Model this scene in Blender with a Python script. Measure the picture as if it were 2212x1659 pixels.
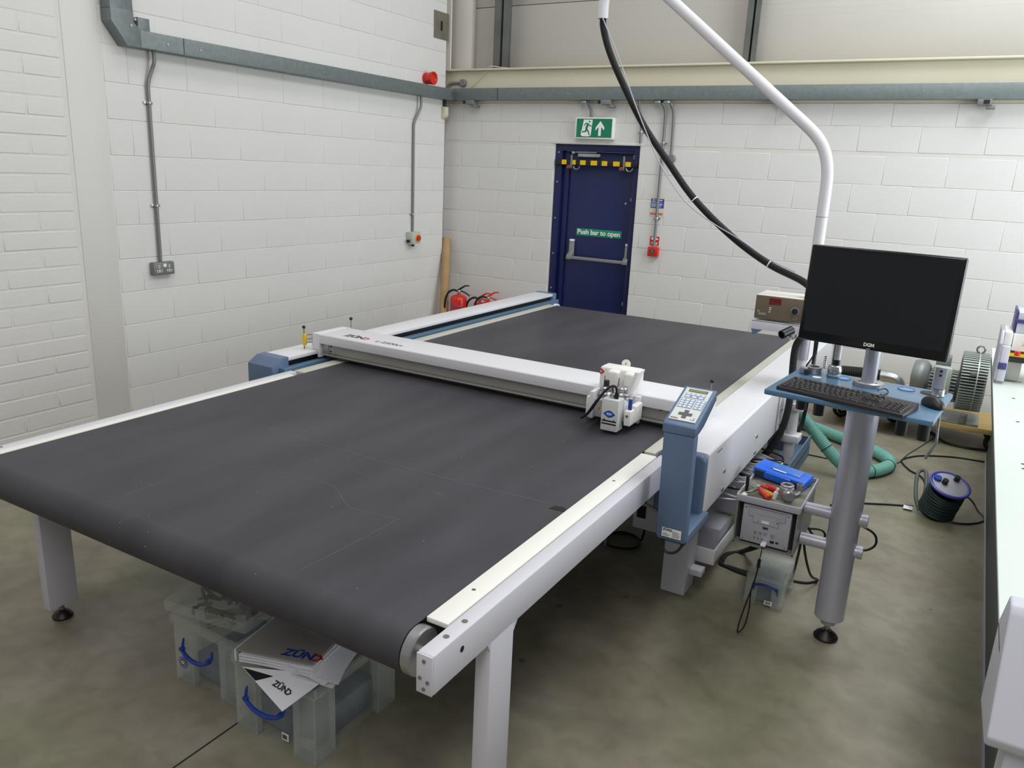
import bpy, bmesh, math, random
from mathutils import Vector, Matrix, Euler
R = math.radians
PI = math.pi
random.seed(7)
for o in list(bpy.data.objects):
    bpy.data.objects.remove(o)
scene = bpy.context.scene
COL = scene.collection

# ------------------------------------------------------------------ camera, world, lights, exposure
cam_d = bpy.data.cameras.new('camera'); cam = bpy.data.objects.new('camera', cam_d); COL.objects.link(cam)
cam.location = (4.94315, -7.16012, 1.87391)
cam.rotation_mode = 'XYZ'; cam.rotation_euler = (1.304721, -0.044351, 0.529255)
cam_d.sensor_fit = 'HORIZONTAL'; cam_d.sensor_width = 36.0
cam_d.lens = 1707.206 / 2212 * 36.0
cam_d.clip_start = 0.05; cam_d.clip_end = 100
scene.camera = cam
scene.view_settings.view_transform = 'Standard'
scene.view_settings.look = 'None'
scene.view_settings.gamma = 1.0
scene.view_settings.use_curve_mapping = False
scene.view_settings.exposure = -0.13
world = bpy.data.worlds.new('workshop_daylight'); scene.world = world; world.use_nodes = True
bg = world.node_tree.nodes['Background']; bg.inputs[0].default_value = (0.97, 0.98, 1.0, 1); bg.inputs[1].default_value = 0.29

def area_light(name, loc, target, sx, sy, power, col):
    d = bpy.data.lights.new(name, 'AREA'); d.shape = 'RECTANGLE'; d.size = sx; d.size_y = sy; d.energy = power; d.color = col
    o = bpy.data.objects.new(name, d); COL.objects.link(o); o.location = loc
    o.rotation_euler = (Vector(target) - Vector(loc)).to_track_quat('-Z', 'Y').to_euler()
    return o
area_light('roof_light', (2.6, -3.6, 6.2), (2.6, -3.3, 0), 1.2, 6.0, 88, (1.0, 0.98, 0.95))
area_light('roof_light', (5.8, -2.0, 5.6), (5.6, -1.2, 0), 1.2, 4.0, 200, (0.91, 0.97, 1.0))
area_light('roof_light', (5.2, -8.2, 5.4), (4.2, -6.0, 0), 1.6, 4.0, 140, (1.0, 0.98, 0.95))

area_light('loading_door_daylight', (8.9, -2.2, 1.8), (4.0, -.4, 1.0), 3.0, 2.8, 210, (0.91, 0.97, 1.0))

# ------------------------------------------------------------------ materials
def lin(h):
    h = h.lstrip('#'); c = [int(h[i:i+2], 16) / 255 for i in (0, 2, 4)]
    return tuple((v / 12.92 if v <= .04045 else ((v + .055) / 1.055) ** 2.4) for v in c) + (1,)
M = {}
def mat(name, col, rough=.5, metal=0., col2=None, nscale=8., nfac=1., bump=0., bscale=60., spec=.5, detail=6, alpha=None, emit=None, stretch=None, lo=.35, hi=.65):
    m = bpy.data.materials.new(name); m.use_nodes = True; nt = m.node_tree; p = nt.nodes['Principled BSDF']
    p.inputs['Base Color'].default_value = lin(col); p.inputs['Roughness'].default_value = rough; p.inputs['Metallic'].default_value = metal
    p.inputs['Specular IOR Level'].default_value = spec
    if col2 or bump:
        tc = nt.nodes.new('ShaderNodeTexCoord'); src = tc.outputs['Object']
        if stretch:
            mp = nt.nodes.new('ShaderNodeMapping'); mp.inputs['Scale'].default_value = stretch
            nt.links.new(src, mp.inputs[0]); src = mp.outputs[0]
    if col2:
        n = nt.nodes.new('ShaderNodeTexNoise'); n.inputs['Scale'].default_value = nscale; n.inputs['Detail'].default_value = detail
        nt.links.new(src, n.inputs['Vector'])
        r = nt.nodes.new('ShaderNodeValToRGB'); r.color_ramp.elements[0].position = lo; r.color_ramp.elements[1].position = hi
        r.color_ramp.elements[0].color = lin(col); r.color_ramp.elements[1].color = lin(col2)
        nt.links.new(n.outputs['Fac'], r.inputs[0]); nt.links.new(r.outputs[0], p.inputs['Base Color'])
    if bump:
        n2 = nt.nodes.new('ShaderNodeTexNoise'); n2.inputs['Scale'].default_value = bscale; n2.inputs['Detail'].default_value = 4
        nt.links.new(src, n2.inputs['Vector'])
        b = nt.nodes.new('ShaderNodeBump'); b.inputs['Strength'].default_value = bump; b.inputs['Distance'].default_value = .004
        nt.links.new(n2.outputs['Fac'], b.inputs['Height']); nt.links.new(b.outputs[0], p.inputs['Normal'])
    if alpha is not None:
        tr = nt.nodes.new('ShaderNodeBsdfTransparent'); tr.inputs[0].default_value = (.98, .99, .985, 1)
        mx = nt.nodes.new('ShaderNodeMixShader'); mx.inputs[0].default_value = alpha
        tl_ = nt.nodes.new('ShaderNodeBsdfTranslucent'); tl_.inputs[0].default_value = lin(col)
        m2 = nt.nodes.new('ShaderNodeMixShader'); m2.inputs[0].default_value = .45
        nt.links.new(p.outputs[0], m2.inputs[1]); nt.links.new(tl_.outputs[0], m2.inputs[2])
        nt.links.new(tr.outputs[0], mx.inputs[1]); nt.links.new(m2.outputs[0], mx.inputs[2])
        nt.links.new(mx.outputs[0], nt.nodes['Material Output'].inputs[0])
    if emit:
        p.inputs['Emission Color'].default_value = lin(col); p.inputs['Emission Strength'].default_value = emit
    M[name] = m; return m

mat('wall_paint', '#dedddb', .62, col2='#d8d6d3', nscale=1.3, bump=.25, bscale=45)
mat('brick_paint', '#dedcd9', .6, col2='#d8d6d3', nscale=3, bump=.55, bscale=38)
mat('mortar_paint', '#d9d6d1', .7, bump=.4, bscale=80)
mat('column_paint', '#dedcd9', .5, col2='#d9d7d3', nscale=.8)
mat('cream_steel', '#ddd6bf', .5, col2='#d6cfb8', nscale=1.2)
mat('cladding', '#bfbbb4', .45, col2='#b9b5ae', nscale=.7)
mat('white_steel', '#dbd6d0', .45)
mat('galv', '#737c7c', .45, .3, col2='#7b8484', nscale=30, detail=10, lo=.4, hi=.65)
mat('galv_bright', '#8f9796', .35, .6, col2='#9da5a4', nscale=20)
mat('purlin', '#6a6d6a', .5, .3, col2='#5d605d', nscale=4)
mat('conduit', '#7f8180', .4, .4)
mat('zinc', '#b9bcbd', .3, .85)
mat('grey_box', '#7b7d7c', .5, .2)
mat('dark_grey', '#2c2d30', .5)
mat('black', '#0f0f11', .45)
mat('black_gloss', '#0b0c0e', .22)
mat('black_rubber', '#151517', .6)
mat('plate_grey', '#7e7a6c', .5, .2, col2='#737062', nscale=9)
mat('red', '#c8201c', .4)
mat('rust', '#8a4a30', .7)
mat('red_glossy', '#cf2a20', .25)
mat('orange_red', '#d9412a', .4)
mat('yellow', '#e8bf12', .45)
mat('white', '#eceae6', .45)
mat('white_print', '#efefef', .5)
mat('dark_print', '#26262b', .5)
mat('grey_print', '#8a8a8e', .5)
mat('score_grey', '#6f6e72', .6)
mat('sign_green', '#0c7a58', .4)
mat('sign_green2', '#128a68', .4)
mat('sign_blue', '#1a3f9c', .4)
mat('sign_cream', '#d8d4bd', .5)
mat('ivory', '#cfccae', .45)
mat('navy', '#0f1c50', .42, col2='#122258', nscale=2.5)
mat('navy_frame', '#0c174a', .38)
mat('silver_plastic', '#8f8f90', .4, .4)
mat('aluminium', '#b6b6b8', .3, .85)
mat('alu_dull', '#a9a9ad', .42, .7)
mat('steel', '#9b9a98', .33, .85)
mat('machine_white', '#dedde1', .38)
mat('machine_cream', '#efeee7', .42)
mat('bed_beige', '#bfbdb1', .55)
mat('frame_lilac', '#d3d2da', .4)
mat('gantry_alu', '#a6a49d', .38, .35)
mat('blue_paint', '#5e7390', .42, col2='#596d8a', nscale=3)
mat('blue_rail', '#56748f', .34, .1)
mat('tray_blue', '#557a99', .28)
mat('socket_blue', '#79a3c6', .35)
mat('tray_blue_edge', '#3f68a8', .35)
mat('pole_silver', '#bcbcc8', .33, .35, bump=.06, bscale=600)
mat('pole_light', '#b4b4bf', .4, .3)
mat('green_hose', '#77b3a7', .42)
mat('green_hose_dark', '#1d5f5c', .45)
mat('case_blue', '#1a66dd', .35)
mat('case_blue_pale', '#3f78d2', .3)
mat('clear_plastic', '#eef2f0', .3, alpha=.15)
mat('clear_plastic_rim', '#f4f7f2', .35, alpha=.2)
mat('handle_blue', '#1d3f9e', .35)
mat('paper', '#e9e8ee', .6)
mat('binder_grey', '#94918c', .5)
mat('cardboard', '#b1936a', .8, col2='#a98a60', nscale=6)
mat('plywood', '#b79c66', .7, col2='#a98d58', nscale=5, stretch=(1, 8, 8))
mat('tool_yellow', '#d39a1a', .35)
mat('pc_panel', '#b4b4be', .4, .15)
mat('pc_dark', '#23232a', .5)
mat('pc_case', '#8d8f8d', .45, .3)
mat('lcd', '#6f7a35', .3)
mat('key_white', '#dfe2ea', .4)
mat('key_frame', '#7f90ad', .45)
mat('panel_white', '#d2d5d2', .4)
mat('dark_key', '#55585a', .5)
mat('unit_brown', '#6b5f4b', .42)
mat('unit_top', '#e9e6e0', .45)
mat('led_red', '#6a0f13', .25)
mat('screen', '#14171b', .2)
mat('kb', '#2a2629', .42)
mat('kb_key', '#3a3738', .35)
mat('pump_grey', '#8c908d', .45, .4)
mat('pump_fin', '#b3bbb5', .4, .3)
mat('pump_dark', '#4e5450', .6, .2)
mat('pump_box', '#b7c0b4', .5)
mat('grey_green', '#59625e', .5)
mat('sec_top', '#dfe8e2', .42)
mat('sec_white', '#d5d6e2', .42)
mat('sec_dark', '#565d5a', .6)
mat('violet', '#4a4a86', .4)
mat('reel_blue', '#3a3f9d', .35)
mat('cable_green', '#17302f', .5)
mat('contents', '#7b868f', .6, col2='#5b656e', nscale=9)
mat('contents2', '#8e8a7a', .6, col2='#57594e', nscale=14)

def floor_material():
    m = bpy.data.materials.new('concrete'); m.use_nodes = True; nt = m.node_tree; p = nt.nodes['Principled BSDF']
    tc = nt.nodes.new('ShaderNodeTexCoord'); N = nt.nodes.new; L = nt.links.new
    def noise(s, d, dist=0.):
        n = N('ShaderNodeTexNoise'); n.inputs['Scale'].default_value = s; n.inputs['Detail'].default_value = d; n.inputs['Distortion'].default_value = dist
        L(tc.outputs['Object'], n.inputs['Vector']); return n
    def ramp(src, stops):
        r = N('ShaderNodeValToRGB'); e = r.color_ramp.elements
        e[0].position, e[0].color = stops[0][0], lin(stops[0][1]); e[1].position, e[1].color = stops[1][0], lin(stops[1][1])
        for pos, c in stops[2:]:
            k = e.new(pos); k.color = lin(c)
        L(src, r.inputs[0]); return r
    a = ramp(noise(1.1, 8, .6).outputs['Fac'], [(.3, '#7d7665'), (.5, '#8f8776'), (.72, '#9e9789')])
    b = ramp(noise(2.3, 6, 1.2).outputs['Fac'], [(.30, '#54513f'), (.52, '#ffffff')])
    c = ramp(noise(11, 12, .5).outputs['Fac'], [(.34, '#857f72'), (.6, '#ffffff')])
    g = ramp(noise(1.7, 3, 0).outputs['Fac'], [(.42, '#ffffff'), (.68, '#dfeccf')])
    def mul(x, y, f):
        mx = N('ShaderNodeMix'); mx.data_type = 'RGBA'; mx.blend_type = 'MULTIPLY'; mx.inputs[0].default_value = f
        L(x, mx.inputs[6]); L(y, mx.inputs[7]); return mx.outputs[2]
    col = mul(a.outputs[0], b.outputs[0], .22); col = mul(col, c.outputs[0], .22); col = mul(col, g.outputs[0], .7)
    vo = N('ShaderNodeTexVoronoi'); vo.inputs['Scale'].default_value = 3.2; L(tc.outputs['Object'], vo.inputs['Vector'])
    sp = ramp(vo.outputs['Distance'], [(.025, '#6a6358'), (.06, '#ffffff')]); col = mul(col, sp.outputs[0], .6)
    L(col, p.inputs['Base Color'])
    rr = N('ShaderNodeMapRange'); rr.inputs[3].default_value = .32; rr.inputs[4].default_value = .6
    L(noise(3, 5).outputs['Fac'], rr.inputs[0]); L(rr.outputs[0], p.inputs['Roughness'])
    bp = N('ShaderNodeBump'); bp.inputs['Strength'].default_value = .08; bp.inputs['Distance'].default_value = .003
    L(noise(70, 5).outputs['Fac'], bp.inputs['Height']); L(bp.outputs[0], p.inputs['Normal'])
    M['concrete'] = m
floor_material()

def belt_material():
    m = bpy.data.materials.new('belt_felt'); m.use_nodes = True; nt = m.node_tree; p = nt.nodes['Principled BSDF']; N = nt.nodes.new; L = nt.links.new
    tc = nt.nodes.new('ShaderNodeTexCoord')
    mp = N('ShaderNodeMapping'); mp.inputs['Scale'].default_value = (3.2, .8, 1); L(tc.outputs['Object'], mp.inputs[0])
    n = N('ShaderNodeTexNoise'); n.inputs['Scale'].default_value = 1.6; n.inputs['Detail'].default_value = 7; L(mp.outputs[0], n.inputs['Vector'])
    r = N('ShaderNodeValToRGB'); r.color_ramp.elements[0].position = .3; r.color_ramp.elements[1].position = .7
    r.color_ramp.elements[0].color = lin('#36353b'); r.color_ramp.elements[1].color = lin('#47464c'); L(n.outputs['Fac'], r.inputs[0])
    v = N('ShaderNodeTexVoronoi'); v.inputs['Scale'].default_value = 24; v.inputs['Randomness'].default_value = 1; L(tc.outputs['Object'], v.inputs['Vector'])
    n3 = N('ShaderNodeTexNoise'); n3.inputs['Scale'].default_value = 5; L(tc.outputs['Object'], n3.inputs['Vector'])
    th = N('ShaderNodeMath'); th.operation = 'LESS_THAN'; th.inputs[1].default_value = .042; L(v.outputs['Distance'], th.inputs[0])
    t2 = N('ShaderNodeMath'); t2.operation = 'GREATER_THAN'; t2.inputs[1].default_value = .56; L(n3.outputs['Fac'], t2.inputs[0])
    mu = N('ShaderNodeMath'); mu.operation = 'MULTIPLY'; L(th.outputs[0], mu.inputs[0]); L(t2.outputs[0], mu.inputs[1])
    m8 = N('ShaderNodeMath'); m8.operation = 'MULTIPLY'; m8.inputs[1].default_value = .6; L(mu.outputs[0], m8.inputs[0])
    mx = N('ShaderNodeMix'); mx.data_type = 'RGBA'; L(m8.outputs[0], mx.inputs[0]); L(r.outputs[0], mx.inputs[6]); mx.inputs[7].default_value = lin('#c9c9cc')
    L(mx.outputs[2], p.inputs['Base Color']); p.inputs['Roughness'].default_value = .55; p.inputs['Specular IOR Level'].default_value = .42
    w = N('ShaderNodeTexNoise'); w.inputs['Scale'].default_value = 750; L(tc.outputs['Object'], w.inputs['Vector'])
    b = N('ShaderNodeBump'); b.inputs['Strength'].default_value = .3; b.inputs['Distance'].default_value = .0008; L(w.outputs['Fac'], b.inputs['Height']); L(b.outputs[0], p.inputs['Normal'])
    M['belt'] = m
belt_material()

# ------------------------------------------------------------------ mesh building
def smoothpath(pts, n=8, closed=False):
    P = [Vector(p) for p in pts]; out = []; c = len(P)
    for i in range(c if closed else c - 1):
        p0 = P[(i - 1) % c] if closed or i > 0 else P[0] * 2 - P[1]
        p1 = P[i]; p2 = P[(i + 1) % c]
        p3 = P[(i + 2) % c] if closed or i + 2 < c else P[-1] * 2 - P[-2]
        for k in range(n):
            t = k / n
            out.append(.5 * ((2 * p1) + (p2 - p0) * t + (2 * p0 - 5 * p1 + 4 * p2 - p3) * t * t + (3 * p1 - p0 - 3 * p2 + p3) * t ** 3))
    if not closed: out.append(P[-1])
    return out
def resample(pts, step):
    out = [pts[0].copy()]; acc = 0.
    for a, b in zip(pts, pts[1:]):
        d = (b - a).length
        while acc + d >= step:
            t = (step - acc) / d; a = a.lerp(b, t); out.append(a.copy()); d = (b - a).length; acc = 0.
        acc += d
    return out
class MB:
    def __init__(s): s.bm = bmesh.new()
    def _add(s, b2, mtx=None):
        if mtx is not None: bmesh.ops.transform(b2, matrix=mtx, verts=b2.verts)
        me = bpy.data.meshes.new('tmp'); b2.to_mesh(me); b2.free(); s.bm.from_mesh(me); bpy.data.meshes.remove(me); return s
    def box(s, x0, x1, y0, y1, z0, z1, bev=0, seg=2, mtx=None):
        b = bmesh.new(); bmesh.ops.create_cube(b, size=1)
        bmesh.ops.transform(b, matrix=Matrix.Translation(((x0+x1)/2, (y0+y1)/2, (z0+z1)/2)) @ Matrix.Diagonal((abs(x1-x0), abs(y1-y0), abs(z1-z0), 1)), verts=b.verts)
        if bev: bmesh.ops.bevel(b, geom=b.edges[:] , offset=bev, segments=seg, profile=.5, affect='EDGES', clamp_overlap=True)
        return s._add(b, mtx)
    def prism(s, poly, axis, a0, a1, bev=0, seg=2, mtx=None):
        # poly: 2-D points; axis 'x': (y,z), 'y': (x,z), 'z': (x,y)
        b = bmesh.new()
        f = {'x': lambda p, a: (a, p[0], p[1]), 'y': lambda p, a: (p[0], a, p[1]), 'z': lambda p, a: (p[0], p[1], a)}[axis]
        v0 = [b.verts.new(f(p, a0)) for p in poly]; v1 = [b.verts.new(f(p, a1)) for p in poly]; n = len(poly)
        b.faces.new(v0); b.faces.new(v1)
        for i in range(n): b.faces.new((v0[i], v0[(i+1) % n], v1[(i+1) % n], v1[i]))
        bmesh.ops.recalc_face_normals(b, faces=b.faces)
        if bev: bmesh.ops.bevel(b, geom=b.edges[:], offset=bev, segments=seg, profile=.5, affect='EDGES', clamp_overlap=True)
        return s._add(b, mtx)
    def cyl(s, p0, p1, r0, r1=None, n=20, caps=True, mtx=None):
        r1 = r0 if r1 is None else r1; p0 = Vector(p0); p1 = Vector(p1); d = p1 - p0; b = bmesh.new()
        bmesh.ops.create_cone(b, cap_ends=caps, segments=n, radius1=r0, radius2=r1, depth=d.length)
        q = d.to_track_quat('Z', 'Y').to_matrix().to_4x4()
        bmesh.ops.transform(b, matrix=Matrix.Translation((p0 + p1) / 2) @ q, verts=b.verts)
        return s._add(b, mtx)
    def sphere(s, c, r, n=14, sc=(1, 1, 1), mtx=None):
        b = bmesh.new(); bmesh.ops.create_uvsphere(b, u_segments=n, v_segments=max(6, n // 2 + 1), radius=r)
        bmesh.ops.transform(b, matrix=Matrix.Translation(c) @ Matrix.Diagonal((*sc, 1)), verts=b.verts); return s._add(b, mtx)
    def lathe(s, prof, c=(0, 0, 0), d=(0, 0, 1), n=24, mtx=None):
        b = bmesh.new(); rings = []
        for r, h in prof:
            rings.append([b.verts.new((r * math.cos(2*PI*k/n), r * math.sin(2*PI*k/n), h)) for k in range(n)] if r > 1e-6 else [b.verts.new((0, 0, h))])
        for A, B in zip(rings, rings[1:]):
            for k in range(n):
                k2 = (k + 1) % n
                if len(A) == 1 and len(B) == 1: continue
                if len(A) == 1: b.faces.new((A[0], B[k2], B[k]))
                elif len(B) == 1: b.faces.new((A[k], A[k2], B[0]))
                else: b.faces.new((A[k], A[k2], B[k2], B[k]))
        bmesh.ops.recalc_face_normals(b, faces=b.faces)
        q = Vector(d).to_track_quat('Z', 'Y').to_matrix().to_4x4()
        bmesh.ops.transform(b, matrix=Matrix.Translation(c) @ q, verts=b.verts); return s._add(b, mtx)
    def tube(s, pts, r, n=8, closed=False, rf=None, caps=True, mtx=None):
        P = [Vector(p) for p in pts]; c = len(P); b = bmesh.new(); rings = []
        T = []
        for i in range(c):
            a = P[(i-1) % c] if closed or i > 0 else P[i]; e = P[(i+1) % c] if closed or i < c-1 else P[i]
            t = (e - a); T.append(t.normalized() if t.length > 1e-9 else Vector((0, 0, 1)))
        u = T[0].orthogonal().normalized()
        for i in range(c):
            u = (u - T[i] * u.dot(T[i])); u = u.normalized() if u.length > 1e-6 else T[i].orthogonal().normalized()
            w = T[i].cross(u); rr = rf(i) if rf else r
            rings.append([b.verts.new(P[i] + (u * math.cos(2*PI*k/n) + w * math.sin(2*PI*k/n)) * rr) for k in range(n)])
        for i in range(c if closed else c-1):
            A = rings[i]; B = rings[(i+1) % c]
            for k in range(n): b.faces.new((A[k], A[(k+1) % n], B[(k+1) % n], B[k]))
        if caps and not closed:
            b.faces.new(rings[0][::-1]); b.faces.new(rings[-1])
        return s._add(b, mtx)
    def ribbon(s, pts, w, z, mtx=None):
        # flat strip on a horizontal surface following 2-D points
        b = bmesh.new(); P = [Vector((p[0], p[1], 0)) for p in pts]; A = []
        for i, p in enumerate(P):
            t = (P[min(i+1, len(P)-1)] - P[max(i-1, 0)]).normalized(); n = Vector((-t.y, t.x, 0)) * w / 2
            A.append((b.verts.new((p.x+n.x, p.y+n.y, z)), b.verts.new((p.x-n.x, p.y-n.y, z))))
        for (a, c2), (e, f) in zip(A, A[1:]): b.faces.new((a, c2, f, e))
        bmesh.ops.recalc_face_normals(b, faces=b.faces)
        return s._add(b, mtx)
    def mesh(s, name):
        me = bpy.data.meshes.new(name); s.bm.to_mesh(me); s.bm.free()
        for p in me.polygons: p.use_smooth = True
        me.set_sharp_from_angle(angle=R(38)); return me
    def build(s, name, m, parent=None, local=False):
        me = s.mesh(name); me.materials.append(M[m]); return place(name, me, parent, local)
ROOTM = {}
def place(name, me, parent=None, local=False):
    o = bpy.data.objects.new(name, me); COL.objects.link(o)
    if parent is not None:
        if not local:
            mtx = ROOTM.get(parent.name, Matrix.Identity(4)).inverted(); me.transform(mtx)
        o.parent = parent
        ROOTM[o.name] = ROOTM.get(parent.name, Matrix.Identity(4))
    return o
def tag(o, label=None, cat=None, group=None, kind=None):
    if label: o['label'] = label
    if cat: o['category'] = cat
    if group: o['group'] = group
    if kind: o['kind'] = kind
    return o
def thing(name, label, cat, loc=(0, 0, 0), rz=0., group=None, rot=None):
    o = bpy.data.objects.new(name, None); COL.objects.link(o); o.empty_display_size = .05
    o.location = loc; o.rotation_euler = rot if rot else (0, 0, rz)
    ROOTM[o.name] = Matrix.Translation(loc) @ Euler(rot if rot else (0, 0, rz)).to_matrix().to_4x4()
    return tag(o, label, cat, group)
def struct(name, mb, m, label=None):
    o = mb.build(name, m); o['kind'] = 'structure'
    if label: o['label'] = label
    return o
def text_mesh(body, size, bold=0., ext=.0004, space=1., align='CENTER'):
    c = bpy.data.curves.new('txt', 'FONT'); c.body = body; c.size = size; c.extrude = ext; c.offset = bold; c.space_character = space
    c.align_x = align; c.align_y = 'CENTER'
    o = bpy.data.objects.new('txt', c); COL.objects.link(o)
    dg = bpy.context.evaluated_depsgraph_get(); me = bpy.data.meshes.new_from_object(o.evaluated_get(dg))
    bpy.data.objects.remove(o); bpy.data.curves.remove(c); return me
def text(name, body, size, m, parent, mtx, bold=0., ext=.0004, space=1., align='CENTER'):
    me = text_mesh(body, size, bold, ext, space, align); me.name = name; me.transform(mtx); me.materials.clear(); me.materials.append(M[m])
    return place(name, me, parent)
def frame(origin, xdir, ydir):
    x = Vector(xdir).normalized(); y = Vector(ydir); y = (y - x * y.dot(x)).normalized(); z = x.cross(y)
    m = Matrix.Identity(4)
    for i in range(3): m[i][0] = x[i]; m[i][1] = y[i]; m[i][2] = z[i]; m[i][3] = origin[i]
    return m
def facing_y(x, y, z): return frame((x, y, z), (1, 0, 0), (0, 0, 1))      # reads from -y
def facing_x(x, y, z): return frame((x, y, z), (0, 1, 0), (0, 0, 1))      # reads from +x
def zund(parent, mtx, size, dark='dark_print', red='red', ext=.0004):
    # dark letters followed by an arrow shaped D
    text('lettering', 'Z\u00dcN', size, dark, parent, mtx, bold=size*.035, ext=ext, align='LEFT')
    h = size * .36; x0 = size * 2.02; t = size * .16
    poly = [(x0, h), (x0 + size*.42, h), (x0 + size*.72, 0), (x0 + size*.42, -h), (x0, -h), (x0, -h + t), (x0 + size*.34, -h + t), (x0 + size*.5, 0), (x0 + size*.34, h - t), (x0, h - t)]
    MB().prism(poly, 'z', -ext, ext, mtx=mtx).build('emblem', red, parent)

# ------------------------------------------------------------------ setting: floor and walls
struct('floor', MB().box(-.6, 9.0, -11.0, .6, -.12, 0), 'concrete', 'stained grey-brown concrete workshop floor')
fl = bpy.data.objects['floor']
j = MB().ribbon([(3.035 + .004*math.sin(k*.7), -8 + .25*k) for k in range(31)], .007, .0008).build('floor_joint', 'dark_grey', fl)
wl = struct('wall_left', MB().box(-.2, -.0028, -11.0, -.12, 0, 5.2), 'mortar_paint', 'white painted masonry wall with a flush steel column')
wb = MB()
wb.box(-.4, 1.225, .003, .25, 0, 2.5); wb.box(2.115, 9.0, .003, .25, 0, 2.5); wb.box(1.225, 2.115, .003, .25, 2.13, 2.5)
wb = struct('wall_back', wb, 'mortar_paint', 'white painted blockwork wall with fire door')
struct('wall_corner', MB().box(-.4, -.2, -.12, .25, 0, 5.2), 'mortar_paint', 'white return of wall in the corner')
_bc = {}
def block_mesh(l, h, bev, prefix, m):
    k = (round(l, 3), round(h, 3), prefix)
    if k not in _bc:
        b = MB().box(-l/2, l/2, -.012, .012, -h/2, h/2, bev, 1); me = b.mesh(prefix); me.materials.append(M[m]); _bc[k] = me
    return _bc[k]
def lay(wall, along, a0, a1, zlo, zhi, off, face, h=.225, length=.45, joint=.005, name='block', m='wall_paint', bev=.0022, rnd=.0006):
    # along 'x' : wall faces -y at y=face ; along 'y' : wall faces +x at x=face ; off = joint position of this course
    edges = [a0]; p = off + math.ceil((a0 - off) / length) * length
    while p < a1 - 1e-4:
        if p - a0 > .03: edges.append(p)
        p += length
    if a1 - edges[-1] < .03: edges[-1] = a1
    else: edges.append(a1)
    for e0, e1 in zip(edges, edges[1:]):
        me = block_mesh(e1 - e0 - joint*(.6 if name == 'block' else 1), zhi - zlo - joint, bev, name, m)
        o = bpy.data.objects.new(name, me); COL.objects.link(o); o.parent = wall
        d = random.uniform(-rnd, rnd)
        if along == 'x': o.location = ((e0+e1)/2, face + .012 + d, (zlo+zhi)/2)
        else: o.location = (face - .012 + d, (e0+e1)/2, (zlo+zhi)/2); o.rotation_euler = (0, 0, R(90))
        o.rotation_euler.rotate(Euler((random.uniform(-.002, .002) if along == 'x' else 0, 0, random.uniform(-.0015, .0015))))
# back wall courses (joint c0 at z = 2.1)
for k in range(-2, 10):
    zt = 2.1 - .225 * k; zbm = zt - .225
    if zt > 2.5: zt = 2.5
    if zbm < 0: zbm = 0
    if zt - zbm < .04: continue
    par = k % 2
    o1 = .1375 + .225 * par; o2 = 2.399 + .225 * par
    if zbm >= 2.09: lay(wb, 'x', -.2, 6.3, max(zbm, 2.13) if k == -1 else zbm, zt, o2, 0)
    else:
        lay(wb, 'x', -.2, 1.225, zbm, zt, o1, 0); lay(wb, 'x', 2.115, 6.3, zbm, zt, o2, 0)
# left wall block courses
for k in range(-7, 11):
    zt = 2.292 - .225 * k; zbm = max(zt - .225, 0)
    if zt < .04 or zbm > 3.6: continue
    lay(wl, 'y', -3.868, -.12, zbm, zt, -3.6987 + (.225 if k % 2 == 0 else 0), 0)
# brick courses on the near side of the column
for k in range(-11, 20):
    zt = 1.264 + .1125 * k; zbm = zt - .1125
    if zbm < -.01: continue
    lay(wl, 'y', -5.3, -4.142, max(zbm, 0), zt, -4.375 + (.225 if k % 2 == 1 else 0) , 0, joint=.007, name='brick', m='brick_paint', bev=.005, rnd=.0012)
MB().box(-.03, .002, -4.118, -3.88, 0, 5.2, .003).build('column_face', 'column_paint', wl)
MB().box(-.03, -.004, -4.142, -4.118, 0, 5.2).build('column_seam', 'column_paint', wl)
# steel ledge beam, cladding and posts above the blockwork
t = struct('trim_1', MB().box(-.19, 9, -.03, .05, 2.502, 2.80).box(-.19, 9, -.10, .12, 2.802, 2.818, .003), 'cream_steel', 'cream painted steel beam with a narrow top flange')
cl = struct('wall_upper', MB().box(-.4, 9, .16, .22, 2.82, 5.2), 'mortar_paint', 'white lining panels above the beam')
zz = 2.822
for h_ in (.60, .75, .75, .3):
    MB().box(-.19, 9, .138, .16, zz, zz + h_ - .006, .003).build('lining_panel', 'cladding', cl); zz += h_
for zr in [2.9 + .05*k for k in range(11)] + [3.47 + .05*k for k in range(13)]:
    MB().box(-.19, 9, .1377, .139, zr, zr + .002).build('panel_rib', 'cladding', cl)
MB().prism([(-.19, -.02), (-.02, -.02), (-.02, .0), (-.096, .0), (-.096, .12), (-.02, .12), (-.02, .136), (-.19, .136)], 'z', 2.82, 5.2).build('corner_column', 'white_steel', cl)
MB().box(-.02, .18, .06, .136, 2.82, 5.2, .004).build('corner_casing', 'white_steel', cl)
for x0, x1, nm in ((.495, .65, 0), (2.97, 3.075, 1)):
    b = MB(); w = x1 - x0
    b.box(x0, x0 + w*.45, -.02, .0, 2.819, 5.2).box(x0 + w*.41, x0 + w*.45, .0, .137, 2.819, 5.2).box(x0 + w*.62, x0 + w*.66, -.01, .137, 2.819, 5.2).box(x0 + w*.66, x1, -.01, .01, 2.819, 5.2)
    o = b.build('cladding_rail', 'purlin', cl)

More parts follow.
